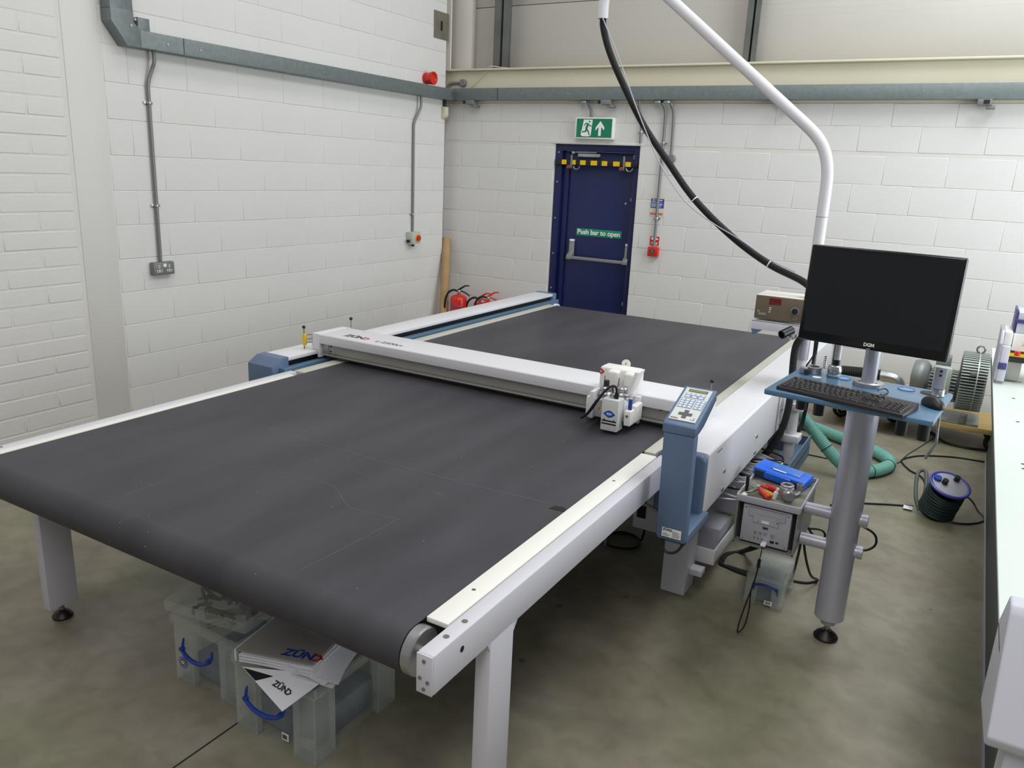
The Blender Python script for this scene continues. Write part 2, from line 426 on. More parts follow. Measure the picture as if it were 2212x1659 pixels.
# ------------------------------------------------------------------ fire door
dr = thing('door_1', 'navy blue fire exit door in a blue steel frame', 'door', (1.67, .08, 0)); dr['kind'] = 'structure'; del dr['category']
fr = MB(); fr.box(1.228, 1.30, .03, .13, 0, 2.125, .004).box(2.055, 2.112, .03, .13, 0, 2.125, .004).box(1.30, 2.055, .03, .13, 2.065, 2.125, .004)
fr.build('door_frame', 'navy_frame', dr)
MB().box(1.30, 2.055, .088, .128, .01, 2.063, .003).build('door_leaf', 'navy', dr)
MB().box(1.300, 1.365, .07, .09, .01, 2.063, .003).build('door_stop', 'navy_frame', dr)
MB().box(1.20, 2.14, -.004, .06, 2.128, 2.15, .003).build('lintel_strip', 'white_steel', dr)
for z in (.35, .72, 1.07, 1.42, 1.77, 2.05):
    MB().cyl((1.262, .030, z), (1.262, .026, z), .008, n=10).build('frame_screw', 'zinc', dr)
clz = MB().box(1.455, 1.69, .055, .088, 2.012, 2.045, .004).build('door_closer', 'aluminium', dr)
MB().box(1.40, 1.655, .05, .065, 2.05, 2.062, .003).box(1.395, 1.43, .04, .09, 2.04, 2.064, .003).build('closer_arm', 'aluminium', clz)
sg = MB().box(1.478, 1.964, .083, .088, 1.262, 1.334, .002).build('push_sign', 'sign_green2', dr)
text('sign_lettering', 'Push bar to open', .066, 'white_print', dr, facing_y(1.721, .0815, 1.2995), bold=.0016, ext=.001)
for x in (1.445, 2.045):
    MB().prism([(.088, 1.20), (.06, 1.20), (.055, 1.10), (.0, 1.06), (.0, 1.025), (.088, 1.025)], 'x', x - .026, x + .026, .006).build('push_bar_bracket', 'silver_plastic', dr)
    MB().box(x - .024, x + .024, .056, .086, 1.2, 1.222, .004).build('bracket_cap', 'white', dr)
MB().box(1.425, 2.06, .005, .025, 1.03, 1.062, .006).build('push_bar', 'silver_plastic', dr)
MB().cyl((2.052, .075, .05), (2.052, .075, 2.02), .011, n=10).build('latch_rod', 'silver_plastic', dr)
for z in (.62, 1.62): MB().box(2.032, 2.072, .06, .088, z, z + .035, .004).build('rod_guide', 'silver_plastic', dr)
MB().box(2.03, 2.065, .055, .088, 2.0, 2.05, .006).build('top_latch', 'grey_box', dr)
MB().cyl((1.98, .088, 1.6), (1.98, .084, 1.6), .01, n=10).build('spy_screw', 'zinc', dr)
bar = thing('security_bar', 'black and yellow striped security bar hooked across blue fire door', 'security bar', (1.67, .015, 1.96))
MB().box(1.24, 2.10, .006, .028, 1.934, 1.984, .002).build('bar', 'black', bar)
for a, b_ in ((1.312, 1.363), (1.427, 1.462), (1.51, 1.568), (1.622, 1.688), (1.738, 1.794), (1.855, 1.921), (1.979, 2.033)):
    MB().box(a, b_, .003, .0065, 1.938, 1.981).build('yellow_stripe', 'yellow', bar)
for x in (1.42, 1.967):
    MB().box(x - .008, x + .008, -.012, .006, 1.90, 2.03, .003).build('hook_plate', 'grey_box', bar)
    MB().cyl((x - .012, .0, 1.92), (x - .012, -.05, 1.915), .016, n=12).build('hook_bolt', 'rust', bar)
    MB().tube([(x + .06 + .032*math.cos(a), -.008, 1.925 + .03*math.sin(a)) for a in [PI + PI*k/8 for k in range(9)]], .007, 8).build('hook_ring', 'steel', bar)

# ------------------------------------------------------------------ wall services
def trunking_pieces():
    t = thing('cable_trunking', 'galvanised steel trunking turning down and running along wall beside brick pier', 'trunking', (.06, -2, 2.52))
    MB().box(.002, .10, -3.66, -.16, 2.517, 2.622, .002).build('horizontal_run', 'galv', t)
    MB().box(.002, .10, -3.855, -3.70, 2.72, 4.6, .002).build('vertical_run', 'galv', t)
    MB().prism([(-3.855, 2.725), (-3.855, 2.65), (-3.755, 2.517), (-3.655, 2.517), (-3.655, 2.622), (-3.70, 2.66), (-3.70, 2.725)], 'x', .001, .102, .001).build('bend', 'galv', t)
    MB().box(.002, .085, -3.66, -3.575, 2.622, 2.70, .002).build('bend_lid', 'galv', t)
    for y, z in ((-3.69, 2.68), (-3.72, 2.64), (-3.46, 2.565), (-3.2, 2.565), (-2.0, 2.565), (-1.1, 2.565)):
        MB().cyl((.102, y, z), (.105, y, z), .008, n=10).build('lid_screw', 'zinc', t)
    MB().box(.1005, .1025, -3.336, -3.332, 2.52, 2.62).build('lid_seam', 'dark_grey', t)
    u = thing('cable_trunking', 'galvanised steel trunking fixed along cream beam above fire door', 'trunking', (2.5, -.06, 2.52))
    MB().box(.075, 6.3, -.12, -.034, 2.52, 2.633, .002).build('horizontal_run', 'galv', u)
    MB().box(.01, .075, -.16, -.034, 2.518, 2.634, .002).build('corner_piece', 'galv', u)
    MB().box(.072, .092, -.1225, -.03, 2.52, 2.634, .001).build('joint_strip', 'galv_bright', u)
    MB().box(.62, .626, -.1212, -.12, 2.521, 2.632).build('lid_seam', 'dark_grey', u)
    for x in (.9, 1.4, 2.2, 2.9, 3.4, 3.9, 4.4): MB().cyl((x, -.12, 2.58 + .01*math.sin(x*7)), (x, -.123, 2.58 + .01*math.sin(x*7)), .006, n=8).build('lid_screw', 'zinc', u)
trunking_pieces()
def bracket(x, label, flip):
    t = thing('trunking_bracket', label, 'bracket', (x, -.06, 2.45))
    MB().box(x - .06, x + .035, -.13, -.034, 2.478, 2.519, .003).build('channel', 'grey_box', t)
    MB().box(x - .085 if flip else x - .02, x - .06 if flip else x + .02, -.132, -.128, 2.484, 2.514).build('channel_mouth', 'black', t)
    MB().box(x + .0, x + .06, -.12, -.034, 2.452, 2.479, .004).build('clamp', 'grey_box', t)
bracket(.31, 'grey steel support bracket under trunking near corner sensor', True)
bracket(1.80, 'grey steel support bracket under trunking above exit sign', True)
bracket(3.36, 'grey steel support bracket half hidden behind white boom pipe', False)
bracket(4.83, 'grey steel support bracket under trunking on wall above monitor', False)
def conduit(name, label, pts, clips, axis, r=.0125, group=None):
    t = thing(name, label, 'conduit', pts[-1])
    MB().tube(smoothpath(pts, 6), r, 10).build('pipe', 'conduit', t)
    for c in clips:
        x, y, z = c; b = MB()
        if axis == 'x': b.cyl((x, y, z - .006), (x, y, z + .006), r + .005, n=14).box(.0005, .012, y - .034, y + .034, z - .009, z + .009, .003)
        else: b.cyl((x, y, z - .006), (x, y, z + .006), r + .005, n=14).box(x - .034, x + .034, -.012, -.0005, z - .009, z + .009, .003)
        b.build('saddle_clip', 'zinc', t)
    return t
conduit('conduit', 'steel conduit dropping to the grey double socket on wall', [(.05, -3.535, 2.517), (.05, -3.535, 2.45), (.035, -3.545, 2.40), (.02, -3.57, 2.31), (.018, -3.572, 2.2), (.018, -3.572, 1.7), (.018, -3.572, 1.137)], [(.018, -3.572, 2.19), (.018, -3.572, 1.52)], 'x')
conduit('conduit', 'steel conduit dropping to the red and yellow isolator switch', [(.05, -.60, 2.517), (.05, -.60, 2.42), (.035, -.62, 2.36), (.02, -.665, 2.26), (.018, -.668, 2.15), (.018, -.668, 1.7), (.018, -.668, 1.222)], [(.018, -.668, 1.39)], 'x')
conduit('conduit', 'short steel conduit entering top of green exit sign', [(1.578, -.06, 2.52), (1.583, -.055, 2.49), (1.60, -.03, 2.45), (1.605, -.025, 2.41), (1.605, -.025, 2.377)], [], 'y')
conduit('conduit', 'steel conduit ending at top corner of blue door frame', [(2.09, -.06, 2.52), (2.09, -.05, 2.47), (2.095, -.03, 2.42), (2.112, -.02, 2.33), (2.116, -.018, 2.25), (2.118, -.018, 2.152)], [(2.116, -.018, 2.25)], 'y')
conduit('conduit', 'long steel conduit running down to red fire call point', [(2.31, -.065, 2.50), (2.325, -.045, 2.47), (2.336, -.025, 2.42), (2.338, -.018, 2.3), (2.339, -.018, 1.8), (2.34, -.018, 1.225)], [(2.339, -.018, 2.16), (2.34, -.018, 1.49)], 'y')
conduit('conduit', 'steel conduit ending at round junction box behind black hose', [(2.385, -.065, 2.50), (2.40, -.045, 2.47), (2.412, -.025, 2.42), (2.418, -.018, 2.3), (2.425, -.018, 2.06)], [], 'y')
for x, lb in ((1.545, 'round galvanised gland beside conduit above exit sign'), (2.275, 'round galvanised gland above fire notice conduit'), (2.36, 'round galvanised gland between two bent conduits')):
    tag(MB().lathe([(0, 0), (.036, 0), (.036, .018), (.028, .024), (0, .024)], (x, -.072, 2.4955)).build('conduit_gland', 'galv_bright'), lb, 'gland')
tag(MB().lathe([(0, 0), (.036, 0), (.036, .028), (.03, .034), (0, .034)], (2.43, -.002, 2.025), (0, -1, 0)).build('junction_box', 'grey_box'), 'round grey junction box on wall right of fire door', 'junction box')
jb = thing('junction_box', 'round grey junction box with curved conduit above trunking corner', 'junction box', (.16, -.06, 2.69))
MB().lathe([(0, 0), (.036, 0), (.036, .03), (.03, .036), (0, .036)], (.165, -.033, 2.69), (0, -1, 0)).build('box', 'grey_box', jb)
MB().tube(smoothpath([(.13, -.05, 2.69), (.05, -.05, 2.69), (.0, -.055, 2.675), (-.02, -.06, 2.634)], 6), .0125, 10).build('pipe', 'grey_box', jb)
tag(MB().tube(smoothpath([(.23, -.04, 2.63), (.33, -.045, 2.70), (.45, -.06, 2.80), (.52, -.103, 2.835), (.62, -.06, 2.828), (.70, -.05, 2.822)], 8), .004, 6).build('loose_cable', 'ivory'), 'thin cream cable draped over beam flange', 'cable')
# double socket
so = thing('double_socket', 'grey metal double power socket on left wall', 'socket', (.0, -3.565, 1.088))
MB().box(.001, .048, -3.648, -3.482, 1.044, 1.134, .008).build('back_box', 'grey_box', so)
for y in (-3.605, -3.525):
    MB().box(.048, .0492, y - .006, y + .006, 1.094, 1.113).build('earth_slot', 'white_print', so)
    MB().box(.048, .0492, y - .020, y + .020, 1.066, 1.081).build('pin_slots', 'white_print', so)
    for d in (-.01, .01): MB().box(.0492, .0497, y + d - .005, y + d + .005, 1.069, 1.078).build('slot', 'black', so)
    MB().box(.0492, .0497, y - .003, y + .003, 1.098, 1.109).build('slot', 'black', so)
MB().box(.048, .0495, -3.572, -3.548, 1.10, 1.122).build('sticker', 'white_print', so)
iso = thing('isolator_switch', 'grey isolator box with red and yellow rotary switch', 'switch', (0, -.69, 1.15))
MB().box(.001, .085, -.755, -.625, 1.105, 1.218, .006).build('box', 'pump_box', iso)
MB().lathe([(0, 0), (.036, 0), (.036, .008), (0, .008)], (.085, -.675, 1.16), (1, 0, 0)).build('yellow_ring', 'yellow', iso)
MB().lathe([(0, 0), (.030, 0), (.028, .016), (0, .018)], (.093, -.675, 1.16), (1, 0, 0)).build('red_knob', 'red_glossy', iso)
MB().box(.105, .115, -.70, -.65, 1.153, 1.167, .003).build('knob_grip', 'red_glossy', iso)
for y, z in ((-.765, 1.13), (-.70, 1.093)): MB().cyl((.045, y, z), (.045, y - (.02 if z > 1.1 else 0), z - (.0 if z > 1.1 else .018)), .016, n=12).build('cable_gland', 'black', iso)
sd = thing('alarm_sounder', 'red round fire alarm sounder above trunking in corner', 'alarm', (0, -.47, 2.69))
MB().lathe([(0, 0), (.05, 0), (.052, .03), (0, .03)], (.001, -.47, 2.69), (1, 0, 0)).build('base', 'red', sd)
MB().lathe([(0, 0), (.048, 0), (.062, .07), (.06, .078), (.048, .074), (.04, .06), (0, .06)], (.03, -.47, 2.69), (1, 0, 0)).build('horn', 'red_glossy', sd)
pl = thing('blanking_plate', 'square grey steel plate with dark slot high on wall', 'plate', (0, -.22, 3.2))
MB().box(.001, .006, -.343, -.09, 3.083, 3.333, .001).build('plate', 'plate_grey', pl)
MB().box(.006, .0068, -.235, -.20, 3.16, 3.25).build('slot', 'black', pl)
ps = thing('motion_sensor', 'ivory motion sensor hanging below trunking corner', 'sensor', (.02, -.15, 2.35))
MB().prism([(0, 2.335), (.03, 2.345), (.045, 2.37), (.045, 2.45), (.0, 2.455)], 'y', -.185, -.125, .004, mtx=Matrix.Translation((.003, 0, 0))).build('housing', 'ivory', ps)
MB().box(.008, .03, -.17, -.14, 2.455, 2.518, .002).build('mount', 'dark_grey', ps)
# exit sign
ex = thing('exit_sign', 'green running man exit sign with upward arrow above fire door', 'sign', (1.66, -.03, 2.27))
MB().box(1.462, 1.856, -.058, -.001, 2.176, 2.372, .006).build('housing', 'white', ex)
MB().box(1.480, 1.842, -.0596, -.058, 2.190, 2.358).build('green_panel', 'sign_green', ex)
E_ = Matrix.Translation((1.48, -.0602, 2.19)) @ Matrix(((1, 0, 0, 0), (0, 0, -1, 0), (0, 1, 0, 0), (0, 0, 0, 1)))
def flat(polys, name, m, mtx, parent, t=.0005):
    b = MB()
    for i, p in enumerate(polys): b.prism(p, 'z', 0, t + i*.00008, mtx=mtx)
    return b.build(name, m, parent)
flat([[(.048, .022), (.06, .01), (.128, .008), (.152, .02), (.164, .16), (.072, .16)], [(.045, .044), (.07, .05), (.07, .06), (.055, .062)]], 'door_symbol', 'white_print', E_, ex)
flat([[(.228, .015), (.255, .015), (.255, .094), (.284, .066), (.288, .092), (.244, .148), (.198, .088), (.198, .062), (.228, .094)]], 'arrow_symbol', 'white_print', E_, ex)
def stroke(p, q, w):
    p = Vector((p[0], p[1])); q = Vector((q[0], q[1])); d = (q - p).normalized(); n = Vector((-d.y, d.x)) * w / 2
    return [tuple(p + n), tuple(q + n), tuple(q - n), tuple(p - n)]
E2 = Matrix.Translation((0, -.0006, 0)) @ E_
flat([[(.132 + .008*math.cos(a), .142 + .009*math.sin(a)) for a in [2*PI*k/12 for k in range(12)]], stroke((.118, .122), (.102, .078), .022), stroke((.12, .125), (.092, .124), .01), stroke((.094, .126), (.078, .104), .008),
      stroke((.122, .122), (.14, .102), .01), stroke((.138, .103), (.164, .103), .008), stroke((.102, .082), (.122, .056), .016), stroke((.122, .06), (.138, .022), .012), stroke((.104, .08), (.096, .052), .016), stroke((.098, .051), (.058, .05), .011)], 'running_man', 'sign_green', E2, ex)
# notice, call point sign, call point
nt_ = thing('fire_action_notice', 'cream fire action notice with blue panel behind conduit', 'notice', (2.33, 0, 1.6))
MB().box(2.258, 2.404, -.003, -.0005, 1.505, 1.70).build('board', 'sign_cream', nt_)
MB().box(2.268, 2.394, -.0036, -.003, 1.58, 1.665).build('blue_panel', 'sign_blue', nt_)
MB().box(2.266, 2.39, -.0036, -.003, 1.518, 1.538).build('red_panel', 'red', nt_)
text('heading', 'Fire action', .022, 'white_print', nt_, facing_y(2.331, -.0046, 1.652), bold=.0006, ext=.0008)
for i, z in enumerate((1.636, 1.628, 1.616, 1.608, 1.6, 1.59)): MB().box(2.275, 2.275 + (.06, .1, .108, .105, .09, .1)[i], -.0040, -.0036, z, z + .0035).build('text_line', 'white_print', nt_)
for z in (1.524, 1.53): MB().box(2.27, 2.385, -.0040, -.0036, z, z + .0025).build('text_line', 'sign_cream', nt_)
cs = thing('call_point_sign', 'small red call point sign with white flame above call point', 'sign', (2.335, 0, 1.275))
MB().box(2.289, 2.379, -.003, -.0005, 1.237, 1.321).build('board', 'red', cs)
C_ = Matrix.Translation((2.289, -.0036, 1.237)) @ Matrix(((1, 0, 0, 0), (0, 0, -1, 0), (0, 1, 0, 0), (0, 0, 0, 1)))
flat([[(.012, .058), (.012, .072), (.02, .079), (.036, .079), (.04, .07), (.036, .05), (.02, .05)], [(.055, .05), (.08, .056), (.08, .066), (.066, .07), (.066, .076), (.058, .076), (.055, .06)]], 'hand_symbol', 'white_print', C_, cs)
flat([[(.01, .01), (.02, .02), (.03, .036), (.022, .034), (.012, .02)], [(.028, .01), (.036, .03), (.044, .038), (.036, .036), (.026, .02)], [(.055, .012), (.075, .022), (.08, .036), (.066, .028), (.054, .02)], [(.05, .006), (.07, .008), (.078, .014), (.06, .014)]], 'flame_symbol', 'white_print', C_, cs)
cp = thing('fire_call_point', 'red fire alarm call point box on wall beside door', 'call point', (2.343, 0, 1.187))
MB().box(2.293, 2.392, -.055, -.001, 1.14, 1.228, .005).build('box', 'red_glossy', cp)
MB().lathe([(0, 0), (.024, 0), (.024, .002), (0, .002)], (2.34, -.055, 1.187), (0, -1, 0)).build('disc', 'black', cp)
for a in (0, 1, 2): MB().box(2.326, 2.354, -.0576, -.057, 1.172 + .012*a, 1.178 + .012*a).build('print', 'grey_print', cp)
MB().box(2.333, 2.347, -.0576, -.057, 1.168, 1.206).build('print', 'grey_print', cp)

# ------------------------------------------------------------------ corner: tube and extinguishers
tb = thing('cardboard_tube', 'brown cardboard tube leaning in the wall corner', 'tube', (.20, -.36, 0))
MB().cyl((.225, -.40, .0), (.012, -.058, 1.12), .046, n=28, caps=False).build('tube_wall', 'cardboard', tb)
MB().cyl((.225, -.40, .002), (.012, -.058, 1.117), .041, n=28).build('tube_core', 'cardboard', tb)
def extinguisher(label, x, y, rad, ztop, rz, handle, hose, mark=False):
    t = thing('fire_extinguisher', label, 'extinguisher', (x, y, 0), rz, 'extinguishers in the corner')
    h = ztop
    MB().lathe([(0, 0), (rad*.92, 0), (rad, .01), (rad, h - rad*.55), (rad*.93, h - rad*.3), (rad*.75, h - rad*.12), (rad*.35, h), (.016, h + .008), (.016, h + .025), (0, h + .025)], n=28).build('cylinder', 'red_glossy', t, True)
    MB().lathe([(0, 0), (.019, 0), (.021, .012), (.017, .03), (0, .032)], (0, 0, h + .02), n=14).build('valve', 'zinc', t, True)
    b = MB()
    b.tube(smoothpath([(-.01, 0, h + .045), (.03, 0, h + .075), (.07, 0, h + .098), (.11, 0, h + .1)], 4), .008, 8, rf=lambda i: .012 - .0005*i)
    b.build('top_lever', handle, t, True)
    MB().tube(smoothpath([(0, 0, h + .04), (.04, 0, h + .036), (.085, 0, h + .015), (.118, 0, h - .01)], 4), .008, 8).build('carry_handle', handle, t, True)
    MB().tube(smoothpath([(-.018, 0, h + .04), (-.07, 0, h + .045), (-.125, 0, h), (-.15, 0, h - .11), (-.15, 0, h - .25), (-.14, 0, h - .38)], 6), .011, 10).build('hose', hose, t, True)
    if mark:
        MB().tube([(rad*1.002*math.cos(a), rad*1.002*math.sin(a), h - .10 - .02*math.cos((a + 1.6)*1.6)) for a in [-2.6 + .08*k for k in range(22)]], .007, 6).build('printed_band', 'violet', t, True)
    return t
extinguisher('large red extinguisher with black handle standing by cardboard tube', .315, -.245, .088, .565, R(22), 'black', 'black', True)
extinguisher('small red extinguisher with red lever behind the others', .53, -.17, .06, .50, R(20), 'red', 'black')
extinguisher('red extinguisher with red lever nearest the blue door', .66, -.21, .07, .53, R(25), 'red', 'black')

# ------------------------------------------------------------------ conveyor cutting table
ct = thing('cutting_table', 'long white conveyor cutting table with a dark grey felt belt', 'cutting table', (2.96, -3.5, 0))
def belt():
    r = .063; zt = .786; y0, y1 = -5.78, -1.29; prof = []
    for k in range(15): a = PI/2 + PI*k/14; prof.append((y0 + r*math.cos(a), zt - r + r*math.sin(a)))
    for k in range(15): a = -PI/2 + PI*k/14; prof.append((y1 + r*math.cos(a), zt - r + r*math.sin(a)))
    b = bmesh.new(); n = len(prof); t = .003
    cy = [(p[0], p[1]) for p in prof]
    inn = []
    for (y, z) in cy:
        yy = y0 if y < y0 else (y1 if y > y1 else y); zc = zt - r
        d = Vector((y - yy, z - zc)); d = d * ((r - t) / d.length); inn.append((yy + d.x, zc + d.y))
    V = [[b.verts.new((x, *p)) for p in pr] for x in (2.0, 3.915) for pr in (cy, inn)]
    oL, iL, oR, iR = V
    for k in range(n):
        q = (k + 1) % n
        b.faces.new((oL[k], oL[q], oR[q], oR[k])); b.faces.new((iL[k], iR[k], iR[q], iL[q]))
        b.faces.new((oL[k], iL[k], iL[q], oL[q])); b.faces.new((oR[k], oR[q], iR[q], iR[k]))
    bmesh.ops.recalc_face_normals(b, faces=b.faces)
    m = MB(); m.bm = b; return m.build('belt', 'belt', ct)
bl = belt()
zr = .7866
for pts, w in (([(2.514, -4.947), (2.995, -4.963), (3.468, -4.957), (3.85, -4.934)], .0018), ([(2.681, -5.771), (2.673, -5.562), (2.688, -5.345), (2.694, -5.322), (2.712, -5.318), (2.834, -5.279), (3.097, -5.247), (3.184, -5.26), (3.288, -5.329), (3.355, -5.349), (3.48, -5.332), (3.507, -5.329), (3.508, -5.35), (3.503, -5.579), (3.494, -5.736)], .0012),
               ([(2.649, -5.109), (2.986, -5.106), (3.519, -5.089)], .001)):
    P = smoothpath([(a, b_, 0) for a, b_ in pts], 4)
    MB().ribbon([(p.x, p.y) for p in P], w, zr).build('scored_line', 'score_grey', bl)
MB().prism([(3.862, -4.972), (3.93, -4.965), (3.90, -4.935), (3.868, -4.94)], 'z', .7865, .7872).build('dark_patch', 'black', bl)  # flat black patch at the right edge of the belt
MB().box(2.03, 3.895, -5.72, -1.35, .68, .762).build('bed', 'dark_grey', ct)  # unseen dark slab inside the belt loop, added to block light
for x0, x1, xs in ((3.9155, 3.946, 3.985), (1.9695, 1.9995, 1.955)):
    for y in (-5.78, -1.29):
        o = MB().lathe([(0, 0), (.058, 0), (.0625, .003), (.0625, x1 - x0 - .004), (.058, x1 - x0), (0, x1 - x0)], (x0, y, .723), (1, 0, 0), n=40).build('roller_end', 'aluminium', ct)
        MB().cyl((min(x0, xs) , y, .723), (max(x1, xs), y, .723), .014, n=14).build('roller_shaft', 'steel', o)
# outfeed frame
def outfeed(xa, xb, sx0, sx1):
    b_ = MB().box(xa, xb, -5.862, -4.215, .683, .789, .005).build('side_beam', 'frame_lilac', ct)
    MB().box(xa + .001, xb - .001, -5.868, -5.862, .684, .788, .002).build('end_plate', 'frame_lilac', b_)
    xm = (xa + xb) / 2
    for dx, z in ((0, .772), (-.011, .725), (.011, .719), (0, .698)):
        MB().cyl((xm + dx, -5.868, z), (xm + dx, -5.8705, z), .0048, n=12).build('screw', 'steel', b_)
    for y in (-5.78, -5.70):
        MB().cyl((xm, y, .7885), (xm, y, .7905), .008, n=14).build('bolt', 'steel', b_)
    MB().box(sx0, sx1, -5.735, -4.275, .775, .7895, .002).build('edge_cover', 'machine_cream', ct)
    l = MB().box(xa, xb, -5.608, -5.486, .06, .69, .005).build('leg', 'frame_lilac', ct)
    MB().prism([(-5.62, .684), (-5.608, .66), (-5.486, .66), (-5.468, .684)], 'x', xa + .001, xb - .001).build('gusset', 'frame_lilac', l)
    MB().cyl((xm, -5.547, .03), (xm, -5.547, .062), .01, n=12).build('foot_spindle', 'steel', l)
    MB().lathe([(0, 0), (.038, 0), (.04, .008), (.03, .022), (.014, .034), (0, .034)], (xm, -5.547, 0), n=28).build('foot', 'black', l)
    return b_
br = outfeed(3.986, 4.033, 3.9185, 3.983)
outfeed(1.912, 1.957, 1.959, 1.9985)
MB().cyl((4.0325, -5.745, .745), (4.0335, -5.745, .745), .0085, n=14).build('bolt_hole', 'black', br)
MB().box(1.96, 3.985, -5.57, -5.52, .60, .665, .004).build('cross_beam', 'frame_lilac', ct)
MB().cyl((3.945, -4.62, .7894), (3.945, -4.62, .790), .006, n=12).build('cover_screw', 'steel', ct)
MB().cyl((3.945, -5.56, .7894), (3.945, -5.56, .790), .006, n=12).build('cover_screw', 'steel', ct)
# main bed, right drive housing
MB().box(3.918, 3.966, -4.245, -1.3, .74, .7885, .002).build('bed_edge', 'bed_beige', ct)
MB().box(3.918, 3.983, -4.274, -4.246, .75, .778).build('slot_gap', 'black', ct)
MB().box(1.925, 1.9985, -4.205, -1.3, .74, .7885, .002).build('bed_edge', 'bed_beige', ct)
hs = MB().prism([(3.967, .7885), (3.985, .80), (4.0, .82), (4.165, .82), (4.173, .812), (4.173, .556), (4.165, .55), (3.975, .55), (3.967, .56)], 'y', -4.2, -1.18, .002).build('drive_housing', 'machine_white', ct)
for y in (-3.935, -3.37, -2.8, -2.23):
    for z in (.666, .582): MB().lathe([(0, 0), (.011, 0), (.011, .004), (.006, .007), (0, .007)], (4.173, y, z), (1, 0, 0), n=14).build('bolt', 'zinc', hs)
MB().box(4.173, 4.1736, -4.08, -4.01, .788, .792).build('printed_mark', 'dark_print', hs)
MB().prism([(3.975, .55), (4.173, .55), (4.173, .80), (4.155, .82), (3.998, .82), (3.975, .79)], 'y', -4.245, -4.2, .012, 3).build('end_cap', 'blue_paint', ct)
# left guide rail
MB().box(1.657, 1.829, -4.16, -1.03, .814, .835, .003).build('rail_cover', 'machine_white', ct)
MB().box(1.68, 1.81, -4.2, -1.05, .56, .812).build('rail_core', 'black', ct)
MB().box(1.825, 1.872, -4.22, -1.0, .60, .788, .003).build('rail_side', 'blue_rail', ct)
MB().box(1.872, 1.925, -4.2, -1.2, .60, .74, .003).build('rail_foot', 'blue_rail', ct)
for k in range(7): MB().cyl((1.872, -3.9 + .43*k, .765), (1.874, -3.9 + .43*k, .765), .005, n=8).build('rail_screw', 'zinc', ct)
MB().prism([(-4.27, .58), (-4.27, .80), (-4.205, .836), (-4.15, .838), (-4.15, .58)], 'x', 1.65, 1.832, .002).build('rail_end_cap', 'blue_paint', ct)
MB().box(1.652, 1.835, -1.04, -.98, .58, .838, .003).build('rail_end_cap', 'blue_rail', ct)
MB().lathe([(0, 0), (.05, 0), (.05, .03), (0, .03)], (1.965, -1.26, .745), (1, 0, 0), n=24).build('far_roller_cover', 'machine_white', ct)
# main legs
for x0, x1, y0 in ((3.934, 4.05, -3.896), (1.73, 1.846, -3.896), (3.934, 4.05, -1.7), (1.73, 1.846, -1.7)):
    MB().box(x0, x1, y0, y0 + .14, 0, .6, .008).build('main_leg', 'frame_lilac', ct)
MB().box(1.846, 3.934, -3.87, -3.78, .50, .62, .004).build('cross_beam', 'frame_lilac', ct)
MB().box(1.846, 3.934, -1.68, -1.58, .50, .62, .004).build('cross_beam', 'frame_lilac', ct)
MB().box(3.70, 3.93, -3.70, -3.25, .18, .46, .006).build('control_cabinet', 'frame_lilac', ct)
MB().box(3.72, 3.765, -3.703, -3.70, .24, .42).build('cabinet_vent', 'black', ct)
MB().box(4.05, 4.11, -3.86, -3.80, .10, .13, .003).build('leg_bracket', 'frame_lilac', ct)
tr_ = MB()
tr_.box(4.0, 4.133, -3.75, -3.742, .12, .196, .002).box(4.125, 4.133, -3.742, -3.38, .12, .196, .002).box(4.0, 4.133, -3.742, -3.38, .12, .126)
tr_.build('cable_tray', 'machine_white', ct)
MB().box(3.99, 4.118, -3.64, -3.42, .128, .255, .004).build('transformer_box', 'pc_panel', ct)
MB().box(4.012, 4.085, -3.6405, -3.639, .15, .235).build('box_panel', 'pole_light', ct)
MB().box(4.0, 4.16, -3.45, -2.95, .27, .44, .004).build('drive_box', 'pole_light', ct)
MB().box(4.175, 4.29, -3.05, -2.40, .36, .366).box(4.283, 4.29, -3.05, -2.40, .30, .43).box(4.05, 4.29, -2.41, -2.403, .30, .42).build('post_bracket', 'blue_paint', ct)

# ------------------------------------------------------------------ gantry beam
ga = thing('gantry', 'white gantry beam spanning the dark cutting belt', 'gantry', (2.9, -3.8, .79))
MB().prism([(-3.93, .878), (-3.93, .926), (-3.925, .931), (-3.69, .931), (-3.68, .922), (-3.68, .858), (-3.905, .858), (-3.905, .878)], 'x', 1.81, 4.03, .002).build('top_cover', 'machine_white', ga)
MB().box(1.86, 4.02, -3.902, -3.70, .815, .86).box(1.86, 4.02, -3.918, -3.902, .806, .818, .002).box(1.86, 4.02, -3.908, -3.902, .826, .878).build('beam', 'gantry_alu', ga)
MB().box(1.87, 4.01, -3.922, -3.917, .8085, .8115).build('guide_groove', 'black', ga)
MB().prism([(1.795, .838), (1.832, .838), (1.832, .797), (1.85, .797), (1.85, .9312), (1.795, .9312)], 'y', -3.931, -3.679, .002).build('end_plate', 'machine_white', ga)
MB().box(4.0, 4.04, -3.93, -3.68, .80, .93, .003).build('end_plate', 'machine_white', ga)
MB().box(1.845, 1.90, -3.912, -3.905, .815, .882, .002).build('carriage_block', 'alu_dull', ga)
for x, z in ((1.915, .867), (1.912, .838), (3.86, .872), (3.90, .87), (3.898, .838)): MB().cyl((x, -3.905, z), (x, -3.911, z), .005, n=10).build('hole', 'black', ga)
MB().box(1.93, 1.948, -3.914, -3.905, .822, .84, .003).build('stop_block', 'alu_dull', ga)
zund(ga, frame((1.975, -3.852, .9316), (1, -.0, 0), (0, 1, 0)), .062, ext=.0003)
text('model_lettering', 'L-2500cv', .05, 'dark_print', ga, frame((2.20, -3.862, .9316), (1, 0, 0), (0, 1, 0)), ext=.0003, align='LEFT')
for x in (1.86, 1.99): MB().cyl((x, -3.71, .93), (x, -3.71, .9315), .004, n=8).build('cover_screw', 'dark_grey', ga)
